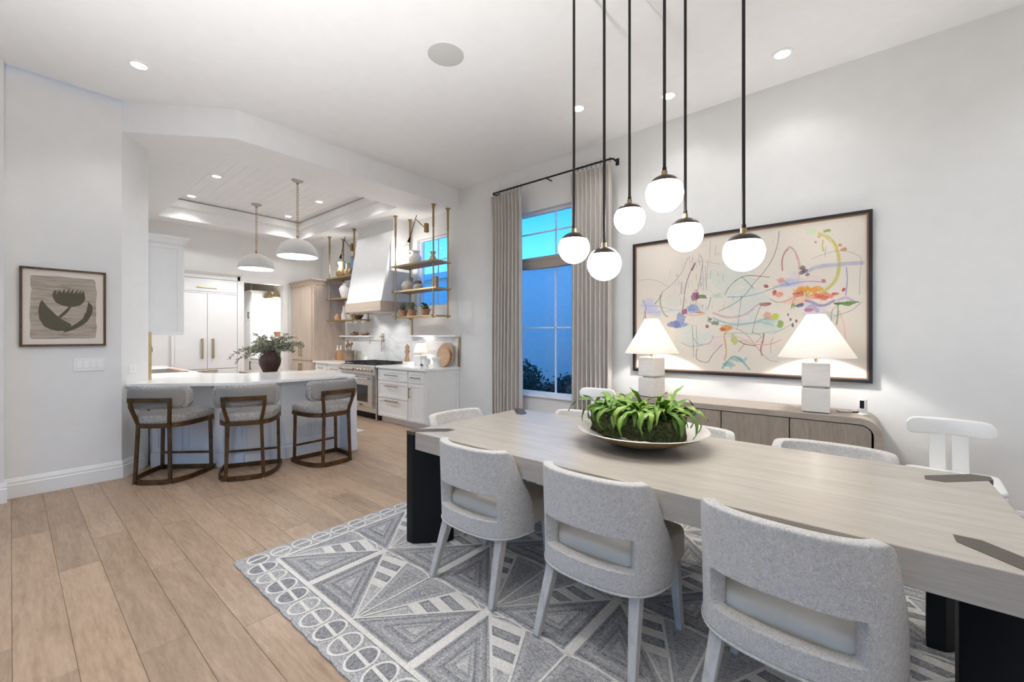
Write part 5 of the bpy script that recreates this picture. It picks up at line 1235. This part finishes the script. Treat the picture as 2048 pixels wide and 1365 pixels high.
# ---- brass hanging shelves
m_shelfwood = wood('oiled_shelf', (.26, .16, .08), (.44, .29, .155), (1.5, 12, 12), .5, c3=(.35, .225, .115))
def hanging_shelf(x0, x1, lab):
    t = thing('hanging_shelf', lab, 'shelf', (0, 0, 0), 0, 'brass hanging shelves'); y0, y1 = 4.195, 4.49
    for x in (x0 + .03, x1 - .03):
        for y in (y0, y1):
            p = MB().cyl(x, y, 1.70, KZ, .0125, 12).cyl(x, y, KZ - .35, KZ, .017, 12).lathe([(0, KZ), (.038, KZ), (.038, KZ - .012), (.022, KZ - .02), (.020, KZ - .055), (0, KZ - .055)], 18, (x, y, 0)).build('post', m_brass, t)
            for z in (1.735, 2.165, 2.588): MB().lathe([(0, z - .026), (.022, z - .02), (.022, z + .02), (0, z + .026)], 12, (x, y, 0)).build('collar', m_brass, p)
    for z in (2.165, 2.588):
        s_ = MB().box(x0 - .01, x1 + .01, y0 - .02, y1 + .02, z - .010, z + .012).build('shelf', m_shelfwood, t, smooth=False, bevel=.003)
        MB().box(x0 - .05, x1 + .05, y0 - .024, y0 - .006, z - .014, z + .014).box(x0 - .012, x0 + .006, y0 - .03, y1 + .03, z - .014, z + .014).box(x1 - .006, x1 + .012, y0 - .03, y1 + .03, z - .014, z + .014).build('brass_edge', m_brass_l, s_, smooth=False)
    z = 1.735
    s_ = MB().box(x0 - .01, x1 + .01, y0 - .0, y1 + .02, z - .005, z + .012).build('shelf', m_shelfwood, t, smooth=False)
    MB().tube([(x0 - .03, y0, z), (x1 + .03, y0, z)], .014, 10).tube([(x0 + .03, y0 - .05, z), (x0 + .03, y1 + .05, z)], .014, 10).tube([(x1 - .03, y0 - .05, z), (x1 - .03, y1 + .05, z)], .014, 10).build('brass_edge', m_brass_l, s_)
    return t
hanging_shelf(-6.135, -5.085, 'brass and wood hanging shelf right of the range hood, in front of the kitchen window')
hanging_shelf(-8.43, -7.41, 'brass and wood hanging shelf left of the range hood, beside the oak cupboard')
def swing_lamp(cx, sgn, lab):
    t = thing('swing_lamp', lab, 'lamp', (0, 0, 0), 0, 'swing-arm lamps on the hanging shelves'); y = 4.195
    MB().box(cx - .025, cx + .025, y - .04, y + .02, 3.04, 3.18).build('clamp', m_brass, t, bevel=.004)
    el = Vector((cx - .25, y - .03, 3.29)); so = Vector((cx - .47, y + .02, 3.02))
    MB().tube([(cx - .02, y - .045, 3.12), el], .006, 8).tube([el + (el - so) * .18, so], .006, 8).build('arm', m_blackiron, t)
    d = (so - el).normalized()
    MB().tube([so - d * .02, so + d * .045, so + d * .06], .02, 14, radii=[.012, .022, .028]).build('socket', m_black, t)
    p = so + d * .06; g_ = glass('lamp_glass_%d' % len(bpy.data.materials), (1, 1, 1), 1, 1.3)
    MB().tube([p, p + d * .04, p + d * .12, p + d * .17], .05, 20, radii=[.028, .038, .066, .07]).build('glass_shade', m_frost, t)
    q = p + d * .12
    MB().lathe([(0, -.03), (.022, -.02), (.03, 0), (.022, .02), (0, .03)], 14, q).build('bulb', m_bulb, t)
    l = bpy.data.lights.new('swing_light', 'POINT'); l.energy = 5; l.color = WARM; l.shadow_soft_size = .03
    o = link(bpy.data.objects.new('lamp', l)); o.parent = t; o.location = p + d * .2
m_frost = glass('clear_glass', (.93, .93, .92), .8, 1.45)
swing_lamp(-5.27, 1, 'black swing-arm lamp with a glass shade on the right hanging shelf')
swing_lamp(-7.50, 1, 'black swing-arm lamp with a glass shade on the left hanging shelf')
# ---- things on the shelves
m_clay = M('terracotta', (.45, .25, .15), .85, var=.15, vscale=20); m_stone = M('stoneware', (.55, .49, .42), .8, var=.12, vscale=14)
m_gold = M('gold_glass', (.46, .36, .20), .2, .6); m_darkw = M('dark_pottery', (.18, .12, .08), .6, var=.2)
m_herb = M('herb_green', (.06, .13, .035), .6, var=.4, vscale=30); m_herb2 = M('olive_green', (.16, .19, .08), .6, var=.4, vscale=30)
def pot(nm, lab, cat, x, y, z, prof, mt, n=24, extra=None, grp=None):
    t = thing(nm, lab, cat, (x, y, z), 0, grp); MB().lathe(prof, n).build('body', mt, t, ang=60)
    if extra: extra(t)
    return t
S1, S2, S3 = 2.601, 2.178, 1.748
def two_handles(t):
    for s_ in (-1, 1): MB().tube([(s_ * .055, 0, .20), (s_ * .095, 0, .185), (s_ * .10, 0, .15), (s_ * .085, 0, .125)], .008, 8).build('handle', m_white, t)
pot('vase', 'white stoneware jug with a narrow neck on the top right shelf under the lamp', 'vase', -5.765, 4.34, S1, [(0, 0), (.085, 0), (.105, .05), (.108, .12), (.085, .17), (.052, .195), (.052, .21), (.085, .225), (.085, .235), (.05, .232), (0, .2)], m_white, extra=two_handles)
pot('figurine', 'small cream carved vase at the right of the top right shelf', 'vase', -5.33, 4.36, S1, [(0, 0), (.055, 0), (.068, .03), (.05, .08), (.028, .11), (.035, .14), (.052, .16), (.05, .17), (.02, .15), (0, .15)], m_stone)
pot('vase', 'round cream vase with a small neck on the middle right shelf', 'vase', -5.935, 4.34, S2, [(0, 0), (.07, 0), (.12, .05), (.125, .10), (.10, .15), (.05, .18), (.04, .19), (.055, .215), (.03, .215), (0, .18)], m_stone,
    extra=lambda t: MB().tube([(.04, 0, .20), (.10, .0, .215), (.11, 0, .19), (.08, 0, .16)], .009, 8).build('handle', m_darkw, t))
pot('vase', 'small round cream vase with a dark rim on the middle right shelf', 'vase', -5.67, 4.33, S2, [(0, 0), (.06, 0), (.085, .04), (.07, .085), (.04, .10), (.045, .14), (.05, .15), (.03, .15), (0, .11)], m_stone,
    extra=lambda t: MB().lathe([(.046, .105), (.056, .115), (.058, .145), (.05, .152), (.044, .14)], 20).build('rim', m_darkw, t))
t = thing('carved_block', 'carved grey wooden block standing on the middle right shelf', 'ornament', (-5.27, 4.36, S2))
MB().box(-.06, .06, -.02, .02, 0, .19).build('body', M('carved_grey', (.30, .27, .24), .7, var=.3, vscale=30, bs=.6, bscale=40), t, bevel=.006)
MB().box(-.045, .045, -.024, -.019, .02, .17).build('relief', m_stone, t)
rh = random.Random(8)
def grass(t):
    mb = MB()
    for _ in range(46):
        a = rh.uniform(0, 6.28); l_ = rh.uniform(.12, .20); s_ = rh.uniform(.1, .45); p = Vector((.025 * math.cos(a), .025 * math.sin(a), .09)); d = Vector((s_ * math.cos(a), s_ * math.sin(a), 1)).normalized(); q = Vector((-d.y, d.x, 0)).normalized() * .003
        mb.add([p - q, p + q, p + d * l_ * .6 + q * .8, p + d * l_], [(0, 1, 2), (0, 2, 3)])
    mb.build('blades', m_herb, t, smooth=False, kind='stuff')
def leafy(mt, n, h, s_, w_):
    def f(t):
        mb = MB()
        for _ in range(n):
            a = rh.uniform(0, 6.28); rr = rh.uniform(0, w_); z = .09 + rh.uniform(.0, h); p = Vector((rr * math.cos(a), rr * math.sin(a), z)); d = Vector((rh.uniform(-1, 1), rh.uniform(-1, 1), rh.uniform(-.3, .8))).normalized(); e_ = d.orthogonal().normalized()
            mb.add([p, p + (d + e_ * .5) * s_ * .5, p + d * s_, p + (d - e_ * .5) * s_ * .5], [(0, 1, 2, 3)])
        mb.build('leaves', mt, t, smooth=False, kind='stuff'); MB().tube([(0, 0, .08), (.01, 0, .09 + h * .8)], .004, 6).build('stem', m_darkw, t)
    return f
PT = [(0, 0), (.055, 0), (.075, .09), (.08, .09), (.08, .11), (.068, .11), (.06, .085), (0, .085)]
pot('potted_herb', 'terracotta pot of chives on the lowest right shelf, leftmost', 'plant', -6.045, 4.30, S3, PT, m_clay, extra=grass)
pot('potted_herb', 'terracotta pot with a small bushy shrub on the lowest right shelf, second from left', 'plant', -5.86, 4.36, S3, PT, m_clay, extra=leafy(m_herb2, 120, .14, .035, .05))
pot('potted_herb', 'terracotta pot with a broad-leaved herb on the lowest right shelf, rightmost', 'plant', -5.49, 4.34, S3, PT, m_clay, extra=leafy(m_herb, 60, .10, .06, .08))
pot('vase', 'tall gold glass vase with a round belly on the top left shelf', 'vase', -8.16, 4.34, S1, [(0, 0), (.07, 0), (.12, .06), (.125, .12), (.08, .18), (.065, .22), (.075, .33), (.06, .33), (.05, .22), (0, .05)], m_gold)
pot('vase', 'slim gold glass cylinder vase on the top left shelf', 'vase', -7.94, 4.36, S1, [(0, 0), (.075, 0), (.075, .12), (.055, .16), (.05, .28), (.045, .28), (.04, .05), (0, .02)], m_gold)
pot('vase', 'squat brown pot on the top left shelf beside the hood', 'vase', -7.72, 4.36, S1, [(0, 0), (.07, 0), (.11, .06), (.10, .13), (.08, .16), (.07, .15), (0, .1)], m_darkw)
pot('vase', 'large white ribbed ginger jar on the middle left shelf', 'vase', -7.97, 4.36, S2, [(0, 0), (.11, 0), (.15, .10), (.17, .19), (.13, .25), (.10, .265), (.10, .29), (.12, .30), (.10, .31), (0, .28)], m_white)
pot('small_jar', 'small terracotta jar at the left of the lowest left shelf', 'jar', -8.26, 4.30, S3, [(0, 0), (.06, 0), (.07, .06), (.05, .10), (.03, .115), (.03, .14), (.02, .145), (0, .13)], m_clay)
pot('vase', 'tall pale pottery bottle on the lowest left shelf', 'vase', -8.03, 4.34, S3, [(0, 0), (.08, 0), (.085, .10), (.06, .17), (.05, .26), (.06, .28), (.04, .28), (0, .2)], m_stone)
pot('basket', 'woven tan bowl on the lowest left shelf below the hood', 'bowl', -7.78, 4.33, S3, [(0, 0), (.07, 0), (.10, .10), (.095, .10), (.065, .01), (0, .01)], m_stone)
pot('bowl', 'dark brown wooden bowl on the lowest left shelf', 'bowl', -7.60, 4.36, S3, [(0, 0), (.06, 0), (.12, .09), (.112, .09), (.05, .012), (0, .012)], m_darkw)
# ---- things on the ledges and counters
for (x, lab) in ((-8.05, 'brown wooden bird ornament on the left stone ledge'), (-7.66, 'low brown wooden dish on the left stone ledge')):
    pot('wooden_ornament', lab, 'ornament', x, WY - .07, 1.435, [(0, 0), (.04, 0), (.08, .03), (.09, .045), (.07, .045), (.03, .02), (0, .018)], m_warmwood, extra=(lambda t: MB().tube([(-.08, 0, .03), (-.02, 0, .05), (.05, 0, .06), (.10, 0, .045)], .02, 8, radii=[.004, .02, .022, .003]).build('bird', m_darkw, t)) if x < -8 else None)
kb = thing('knife_block', 'oak knife block with white-handled knives on the left counter', 'knife block', (-8.31, 4.36, CT), R(-20))
MB().add([(-.10, -.06, 0), (.13, -.06, 0), (.13, .06, 0), (-.10, .06, 0), (-.14, -.06, .10), (.04, -.06, .21), (.04, .06, .21), (-.14, .06, .10)], [(3, 2, 1, 0), (4, 5, 6, 7), (0, 1, 5, 4), (1, 2, 6, 5), (2, 3, 7, 6), (3, 0, 4, 7)]).build('block', M('orange_oak', (.42, .22, .10), .45, var=.15), kb, bevel=.006)
for i in range(6):
    u = i // 2 / 2; p = Vector((-.11 + .12 * u, -.03 + .06 * (i % 2), .115 + .075 * u)); d = Vector((-.55, 0, .85))
    MB().bar(p, p + d * (.12 if i < 4 else .13), .014, .022, up=(0, 1, 0)).build('knife_handle', m_plastic, kb, bevel=.003)
cr_ = pot('utensil_crock', 'brown ringed pottery crock on the left counter', 'crock', -8.02, 4.40, CT, [(0, 0), (.105, 0), (.11, .03), (.104, .06), (.112, .10), (.106, .14), (.112, .20), (.10, .20), (.095, .02), (0, .02)], M('crock_glaze', (.22, .16, .12), .5, var=.35, vscale=10))
SPL = ['tallest slim wooden spoon standing in the pottery crock', 'pale wooden spoon leaning left in the pottery crock', 'cream spoon standing at the back of the pottery crock', 'dark wooden spoon leaning slightly right in the pottery crock', 'dark wooden spoon leaning farthest right in the pottery crock', 'short pale wooden spoon at the front of the pottery crock']
for i, (dx, dy, l_, mt) in enumerate([(-.03, .0, .42, m_warmwood), (-.06, .02, .34, m_shelfwood), (.0, .03, .30, m_stone), (.03, -.01, .33, m_darkw), (.06, .02, .35, m_darkw), (-.01, -.03, .29, m_shelfwood)]):
    t = thing('wooden_spoon', SPL[i], 'utensil', (-8.02 + dx * .5, 4.40 + dy * .5, CT + .022), 0, 'spoons in the crock')
    d = Vector((dx * .9, dy * .9, l_)); MB().tube([(0, 0, 0), d * .8], .006, 6).build('stem', mt, t); p = d * .8; dn = d.normalized()
    MB().tube([p, p + dn * .02, p + dn * .05, p + dn * .075], .02, 10, radii=[.007, .019, .022, .006]).build('bowl', mt, t)
pot('glass_jar', 'clear glass jar on the counter beside the pottery crock', 'jar', -7.72, 4.46, CT, [(0, 0), (.06, 0), (.062, .14), (.05, .16), (.05, .19), (.045, .19), (.045, .155), (.056, .135), (.054, .01), (0, .01)], m_frost)
pot('soap_bottle', 'small white pump bottle on the counter behind the range', 'bottle', -7.42, 4.45, CT, [(0, 0), (.05, 0), (.05, .08), (.02, .10), (.012, .12), (.012, .15), (0, .15)], m_white, extra=lambda t: MB().tube([(0, 0, .15), (0, 0, .165), (-.04, 0, .165)], .006, 6).build('pump', m_white, t))
pot('pepper_mill', 'turned wooden pepper mill on the counter just right of the range', 'pepper mill', -6.09, 4.42, CT + .05, [(0, 0), (.045, 0), (.05, .03), (.03, .10), (.028, .13), (.045, .17), (.03, .205), (.038, .23), (.04, .255), (.018, .285), (.012, .30), (0, .30)], M('mill_wood', (.42, .26, .155), .4, var=.12))
t = thing('salt_box', 'small white marble block under the pepper mill', 'box', (-6.06, 4.42, CT)); MB().box(-.085, .085, -.06, .06, 0, .05).build('body', m_marble, t, bevel=.004)
t = thing('small_lamp', 'small lit lamp with a white shade and square base on the right counter', 'lamp', (-5.69, 4.40, CT))
MB().box(-.085, .085, -.07, .07, 0, .165).build('base', m_marble, t, bevel=.004); MB().cyl(0, 0, .165, .24, .012, 10).build('stem', m_brass_l, t)
MB().lathe([(.118, .215), (.075, .365)], 32).lathe([(.116, .215), (.073, .365)], 32).build('lamp_shade', m_shade, t)
MB().lathe([(0, .235), (.018, .25), (.022, .275), (0, .295)], 12).build('bulb', m_bulb, t)
l = bpy.data.lights.new('small_lamp_light', 'POINT'); l.energy = 3.5; l.color = WARM; l.shadow_soft_size = .02
o = link(bpy.data.objects.new('lamp', l)); o.parent = t; o.location = (0, 0, .315)
def board(lab, x, r_, y, mt, ho):
    t = thing('cutting_board', lab, 'cutting board', (x, y, CT)); a = R(-10)
    Mx = Matrix.Rotation(R(90) + a, 4, 'X') ; cen = Vector((0, 0, r_ * math.cos(a)))
    P = [Mx @ Vector((r_ * math.cos(q), r_ * math.sin(q), 0)) for q in np.linspace(0, 2 * math.pi, 40, endpoint=False)]
    th = Mx @ Vector((0, 0, .012)); n = 40
    V = [p + cen - th for p in P] + [p + cen + th for p in P]
    MB().add(V, [tuple(range(n)), tuple(range(2 * n - 1, n - 1, -1))] + [(i, (i + 1) % n, n + (i + 1) % n, n + i) for i in range(n)]).build('disc', mt, t, bevel=.004)
    k = [Mx @ Vector((ho[0] + .016 * math.cos(q), ho[1] + .016 * math.sin(q), .0)) for q in np.linspace(0, 2 * math.pi, 16, endpoint=False)]
    V = [p + cen - th * 1.1 for p in k] + [p + cen + th * 1.1 for p in k]; n = 16
    MB().add(V, [tuple(range(n)), tuple(range(2 * n - 1, n - 1, -1))] + [(i, (i + 1) % n, n + (i + 1) % n, n + i) for i in range(n)]).build('finger_hole', m_darkw, t)
bw1 = wood('board_wood', (.42, .25, .14), (.62, .42, .27), (1.6, 14, 14), .5, c3=(.53, .34, .21)); bw2 = wood('board_wood_light', (.48, .30, .18), (.68, .48, .32), (1.6, 14, 14), .5, c3=(.58, .39, .25))
board('large round wooden cutting board leaning on the marble', -5.19, .195, 4.50, bw1, (-.15, .03)); board('smaller round wooden cutting board leaning in front of the large one', -5.16, .150, 4.44, bw2, (-.12, .0))
pot('footed_cup', 'small white footed cup on the right counter', 'cup', -5.40, 4.28, CT, [(0, 0), (.045, 0), (.035, .02), (.065, .04), (.07, .12), (.062, .12), (.058, .05), (0, .04)], m_marble)
pot('white_jar', 'white waisted jar at the right end of the counter', 'jar', -5.11, 4.25, CT, [(0, 0), (.06, 0), (.055, .06), (.05, .10), (.075, .13), (.08, .15), (.07, .16), (0, .16)], m_white)
t = thing('pepper_grinder', 'small black hand grinder lying on the right counter', 'grinder', (-5.52, 4.36, CT), R(20))
MB().tube([(-.08, 0, .02), (.02, 0, .03)], .018, 10).tube([(.0, 0, .03), (.03, 0, .12), (.07, 0, .13)], .006, 8).build('body', m_blackiron, t)
# ---- island with its vase of branches
isl = thing('kitchen_island', 'low dark-topped kitchen island behind the peninsula counter', 'island', (0, 0, 0))
m_isl = M('island_top', (.20, .17, .15), .5, var=.1)
MB().box(-7.67, -6.30, 2.35, 3.02, .82, .855).build('top', m_isl, isl, bevel=.004)
MB().box(-7.62, -6.36, 2.42, 2.96, 0, .82).build('body', m_cab, isl, smooth=False)
m_vase = M('russet_pottery', (.052, .022, .015), .6, var=.35, vscale=9, bs=.3, bscale=18)
VX, VY, VZ = -6.75, 2.47, .855
pot('vase', 'dark russet clay vase full of leafy branches on the kitchen island', 'vase', VX, VY, VZ, [(0, 0), (.075, 0), (.10, .05), (.14, .15), (.147, .21), (.125, .265), (.085, .295), (.08, .32), (.088, .345), (.075, .345), (.065, .31), (.0, .2)], m_vase, extra=lambda t: [MB().tube([(s_ * .085, 0, .33), (s_ * .12, 0, .32), (s_ * .125, 0, .28)], .010, 8).build('handle', m_vase, t) for s_ in (-1, 1)])
br = thing('leafy_branches', 'grey-green leafy branches spreading from the russet vase', 'branches', (VX, VY, VZ + .22))
m_ol = M('olive_leaf', (.24, .27, .19), .55, var=.45, vscale=25); rb = random.Random(11); tw = MB(); lf = MB()
def branch(p, az, el, L, bend, dens):
    n = 10; P = [Vector(p)]
    for i in range(n):
        d = Vector((math.cos(az) * math.cos(el), math.sin(az) * math.cos(el), math.sin(el))); P.append(P[-1] + d * L / n); el -= bend / n; az += rb.uniform(-.12, .12)
    tw.tube(P, .003, 5)
    for i in range(2, n + 1):
        for _ in range(dens):
            q = P[i] + Vector((rb.uniform(-.02, .02), rb.uniform(-.02, .02), rb.uniform(-.02, .02))); d = Vector((rb.uniform(-1, 1), rb.uniform(-1, 1), rb.uniform(-.6, 1))).normalized(); e_ = d.orthogonal().normalized(); s_ = rb.uniform(.018, .034)
            tw.tube([P[i], q], .0012, 3); lf.add([q, q + d * s_ * .5 + e_ * s_ * .28, q + d * s_, q + d * s_ * .5 - e_ * s_ * .28], [(0, 1, 2, 3)])
vr = math.atan2(.644, .765)
for i in range(42):
    a = rb.uniform(0, 6.28); branch((rb.uniform(-.04, .04), rb.uniform(-.04, .04), .08), a, rb.uniform(.5, 1.4), rb.uniform(.25, .48), rb.uniform(.5, 1.8), 9)
for da_, L, el, bd in ((math.pi + .1, .62, .65, 1.7), (math.pi - .2, .56, .6, 1.3), (math.pi + .3, .5, .4, 1.5), (0.05, .60, .75, 1.2), (-.15, .50, .7, 1.1), (math.pi, .45, .9, 2.2), (.2, .45, 1.0, 1.4)): branch((0, 0, .08), vr + da_, el, L, bd, 9)
lf.build('leaves', m_ol, br, smooth=False, kind='stuff'); tw.build('twigs', m_darkw, br, kind='stuff')
mt_ = thing('kitchen_mat', 'pale striped mat on the kitchen floor in front of the range', 'mat', (0, 0, 0))
MB().box(-7.25, -5.72, 3.05, 3.40, .0006, .008).build('weave', M('mat_weave', (.60, .58, .55), .95, var=.3, vscale=40), mt_, smooth=False)
# ================================================================ BAR STOOLS
m_tweed, nt, b = newmat('tweed_boucle'); b.inputs['Roughness'].default_value = .95; b.inputs['Specular IOR Level'].default_value = .15
f = noise(nt, coords(nt), 110, 4, .75, 1.0); nt.links.new(ramp(nt, f, [(.36, (.17, .16, .15)), (.5, (.38, .36, .34)), (.64, (.64, .62, .59))]), b.inputs['Base Color']); bump(nt, b, f, .7, .006)
m_tback = M('taupe_back_cloth', (.27, .255, .24), .85, var=.06, vscale=80)
def ring_path(hw, yf, yr, rw, n=9):
    """D-shaped ring: straight front from -hw to hw at yf, bowed back through +-rw at yr"""
    D = yf - yr + .032; out = []
    for k in range(33):
        a = math.pi * k / 32; c_, s_ = math.cos(a), math.sin(a); e_ = 2 / 3.2
        out.append((hw * math.copysign(abs(c_) ** e_, c_), yf - D * abs(s_) ** e_))
    return out
def make_stool():
    t = thing('bar_stool', 'x', 'stool', (0, 0, 0))
    hw, yf, yr, rw = .26, .235, -.225, .16
    D = ring_path(hw, yf, yr, rw)
    prof = lambda h, w_: [(-w_, 0), (0, 0), (0, h), (-w_, h)]
    MB().sweep([(x, y, .006) for x, y in D], prof(.045, .014), closed=True).build('floor_ring', m_stoolmetal, t, smooth=False)
    DS = ring_path(.25, yf - .005, yr + .02, .15)
    MB().sweep([(x, y, .535) for x, y in DS], prof(.04, .014), closed=True).build('seat_ring', m_stoolmetal, t, smooth=False)
    for s_ in (-1, 1):
        MB().bar((s_ * .247, yf - .012, .006), (s_ * .238, yf - .016, .575), .03, .022, up=(0, 1, 0)).build('leg', m_stoolmetal, t, bevel=.002)
        MB().bar((s_ * .160, yr - .018, .006), (s_ * .140, yr - .004, .575), .030, .020, up=(0, 1, 0)).bar((s_ * .140, yr - .004, .57), (s_ * .176, yr - .05, .745), .030, .020, up=(0, 1, 0)).bar((s_ * .176, yr - .05, .74), (s_ * .176, yr - .052, .825), .030, .020, up=(0, 1, 0)).build('leg', m_stoolmetal, t, bevel=.002)
        MB().cyl(s_ * .245, yf - .012, 0, .008, .009, 10).cyl(s_ * .158, yr - .018, 0, .008, .009, 10).build('glide', m_plastic, t)
    MB().bar((-.24, yf - .016, .185), (.24, yf - .016, .185), .018, .022).build('footrest', m_stoolmetal, t, bevel=.002)
    arc = [(x, yr - .054 - .012 * (1 - (x / .176) ** 2)) for x in np.linspace(.19, -.19, 13)]
    MB().sweep([(x, y, .785) for x, y in arc], prof(.042, .016)).build('back_rail', m_stoolmetal, t, smooth=False)
    st = MB(); pillow(st, [(x * 1.06, y * 1.06 - .002) for x, y in DS], .572, .655, .022, .03); st.build('seat', m_tweed, t, ang=70)
    # curved upholstered back
    def pad(name, mat, ya, yb, hw_, z0, z1, r_, grow=0):
        n, pf = 26, 20; V = []
        for i in range(n + 1):
            u = -1 + 2 * i / n; x = hw_ * u; k = max(0, abs(x) - (hw_ - r_)) / r_; h = (z1 - z0) / 2 - r_ * (1 - math.sqrt(max(0, 1 - k * k))) * .9
            yc = yr - .025 + .16 * u * u * (hw_ / .28) ** 2 * .55; zc = (z0 + z1) / 2
            for j in range(pf):
                a = 2 * math.pi * j / pf; ca_, sa = math.cos(a), math.sin(a)
                V.append((x, yc + (ya + yb) / 2 + (yb - ya) / 2 * math.copysign(abs(ca_) ** .55, ca_), zc + max(h, .004) * math.copysign(abs(sa) ** .45, sa)))
        fs = [(i * pf + j, i * pf + (j + 1) % pf, (i + 1) * pf + (j + 1) % pf, (i + 1) * pf + j) for i in range(n) for j in range(pf)]
        return MB().add(V, fs + [tuple(range(pf)), tuple(range(n * pf, (n + 1) * pf))]).build(name, mat, t, ang=60)
    pad('backrest', m_tweed, -.014, .045, .285, .712, .932, .05); pad('back_panel', m_tback, -.028, .0, .262, .732, .912, .045)
    return t
s = make_stool()
s.location = (-5.36, 1.045, 0); s.rotation_euler = (0, 0, R(44)); s['label'] = 'bronze bar stool with boucle seat at the counter, leftmost beside the wall'; s['group'] = 'bar stools at the peninsula'
dup(s, (-4.885, 1.59, 0), R(63), 'bronze bar stool with boucle seat at the counter, middle of the three')
dup(s, (-4.715, 2.31, 0), R(92), 'bronze bar stool with boucle seat at the counter, rightmost by the end panel')
# ================================================================ OUTSIDE SHRUB
m_shrub = M('shrub_leaf', (.020, .032, .016), .5, var=.6, vscale=3); sh = thing('shrub', 'dark leafy shrub outside the dining window', 'shrub', (-4.62, 6.15, -.16)); rs_ = random.Random(21); lf = MB(); tw = MB()
for i in range(46):
    a = rs_.uniform(0, 6.28); el = rs_.uniform(.35, 1.45); L = rs_.uniform(.7, 1.45) * (.62 + .38 * math.sin(el)); P = [Vector((rs_.uniform(-.1, .1), rs_.uniform(-.1, .1), 0))]
    for k in range(8):
        P.append(P[-1] + Vector((math.cos(a) * math.cos(el), math.sin(a) * math.cos(el) * .8, math.sin(el))) * L / 8); el -= .10; a += rs_.uniform(-.15, .15)
    tw.tube(P, .006, 5)
    for k in range(2, 9):
        for _ in range(34):
            q = P[k] + Vector((rs_.gauss(0, .07), rs_.gauss(0, .07), rs_.gauss(0, .06))); d = Vector((rs_.uniform(-1, 1), rs_.uniform(-1, 1), rs_.uniform(-1, .6))).normalized(); e_ = d.orthogonal().normalized(); s_ = rs_.uniform(.05, .11)
            lf.add([q, q + d * s_ * .5 + e_ * s_ * .17, q + d * s_, q + d * s_ * .5 - e_ * s_ * .17], [(0, 1, 2, 3)])
lf.build('leaves', m_shrub, sh, smooth=False, kind='stuff'); tw.build('stems', m_darkw, sh)
# ================================================================ FILL LIGHTS added on the floor outside the view to brighten the ceiling
for (x, y, k_, lab) in ((1.75, 3.2, .25, 'added ceiling fill light on the floor right of the table end, unseen'), (1.6, -.3, .8, 'added ceiling fill light on the floor right of the camera, unseen'), (-1.5, -.4, 2.9, 'added ceiling fill light on the floor in the left rear part of the room, unseen')):
    t = thing('ceiling_fill_light', lab, 'lamp', (x, y, 0), 0, 'added ceiling fill lights outside the view')
    MB().lathe([(0, 0), (.10, 0), (.10, .26), (.094, .26), (.09, .20), (0, .20)], 28).build('can', m_black, t)
    MB().lathe([(0, .215), (.088, .215)], 24).build('lens', m_lens, t)
    l = bpy.data.lights.new('ceiling_fill_lamp', 'SPOT'); l.energy = FILL_W * k_; l.color = (.97, .985, 1.0); l.spot_size = R(100 if k_ > 2 else 150); l.spot_blend = 1.0; l.shadow_soft_size = .08
    o = link(bpy.data.objects.new('lamp', l)); o.parent = t; o.location = (0, 0, .27); o.rotation_euler = Vector((-.18, .15, 1) if k_ > 2 else (0, 0, 1)).to_track_quat('-Z', 'Y').to_euler()
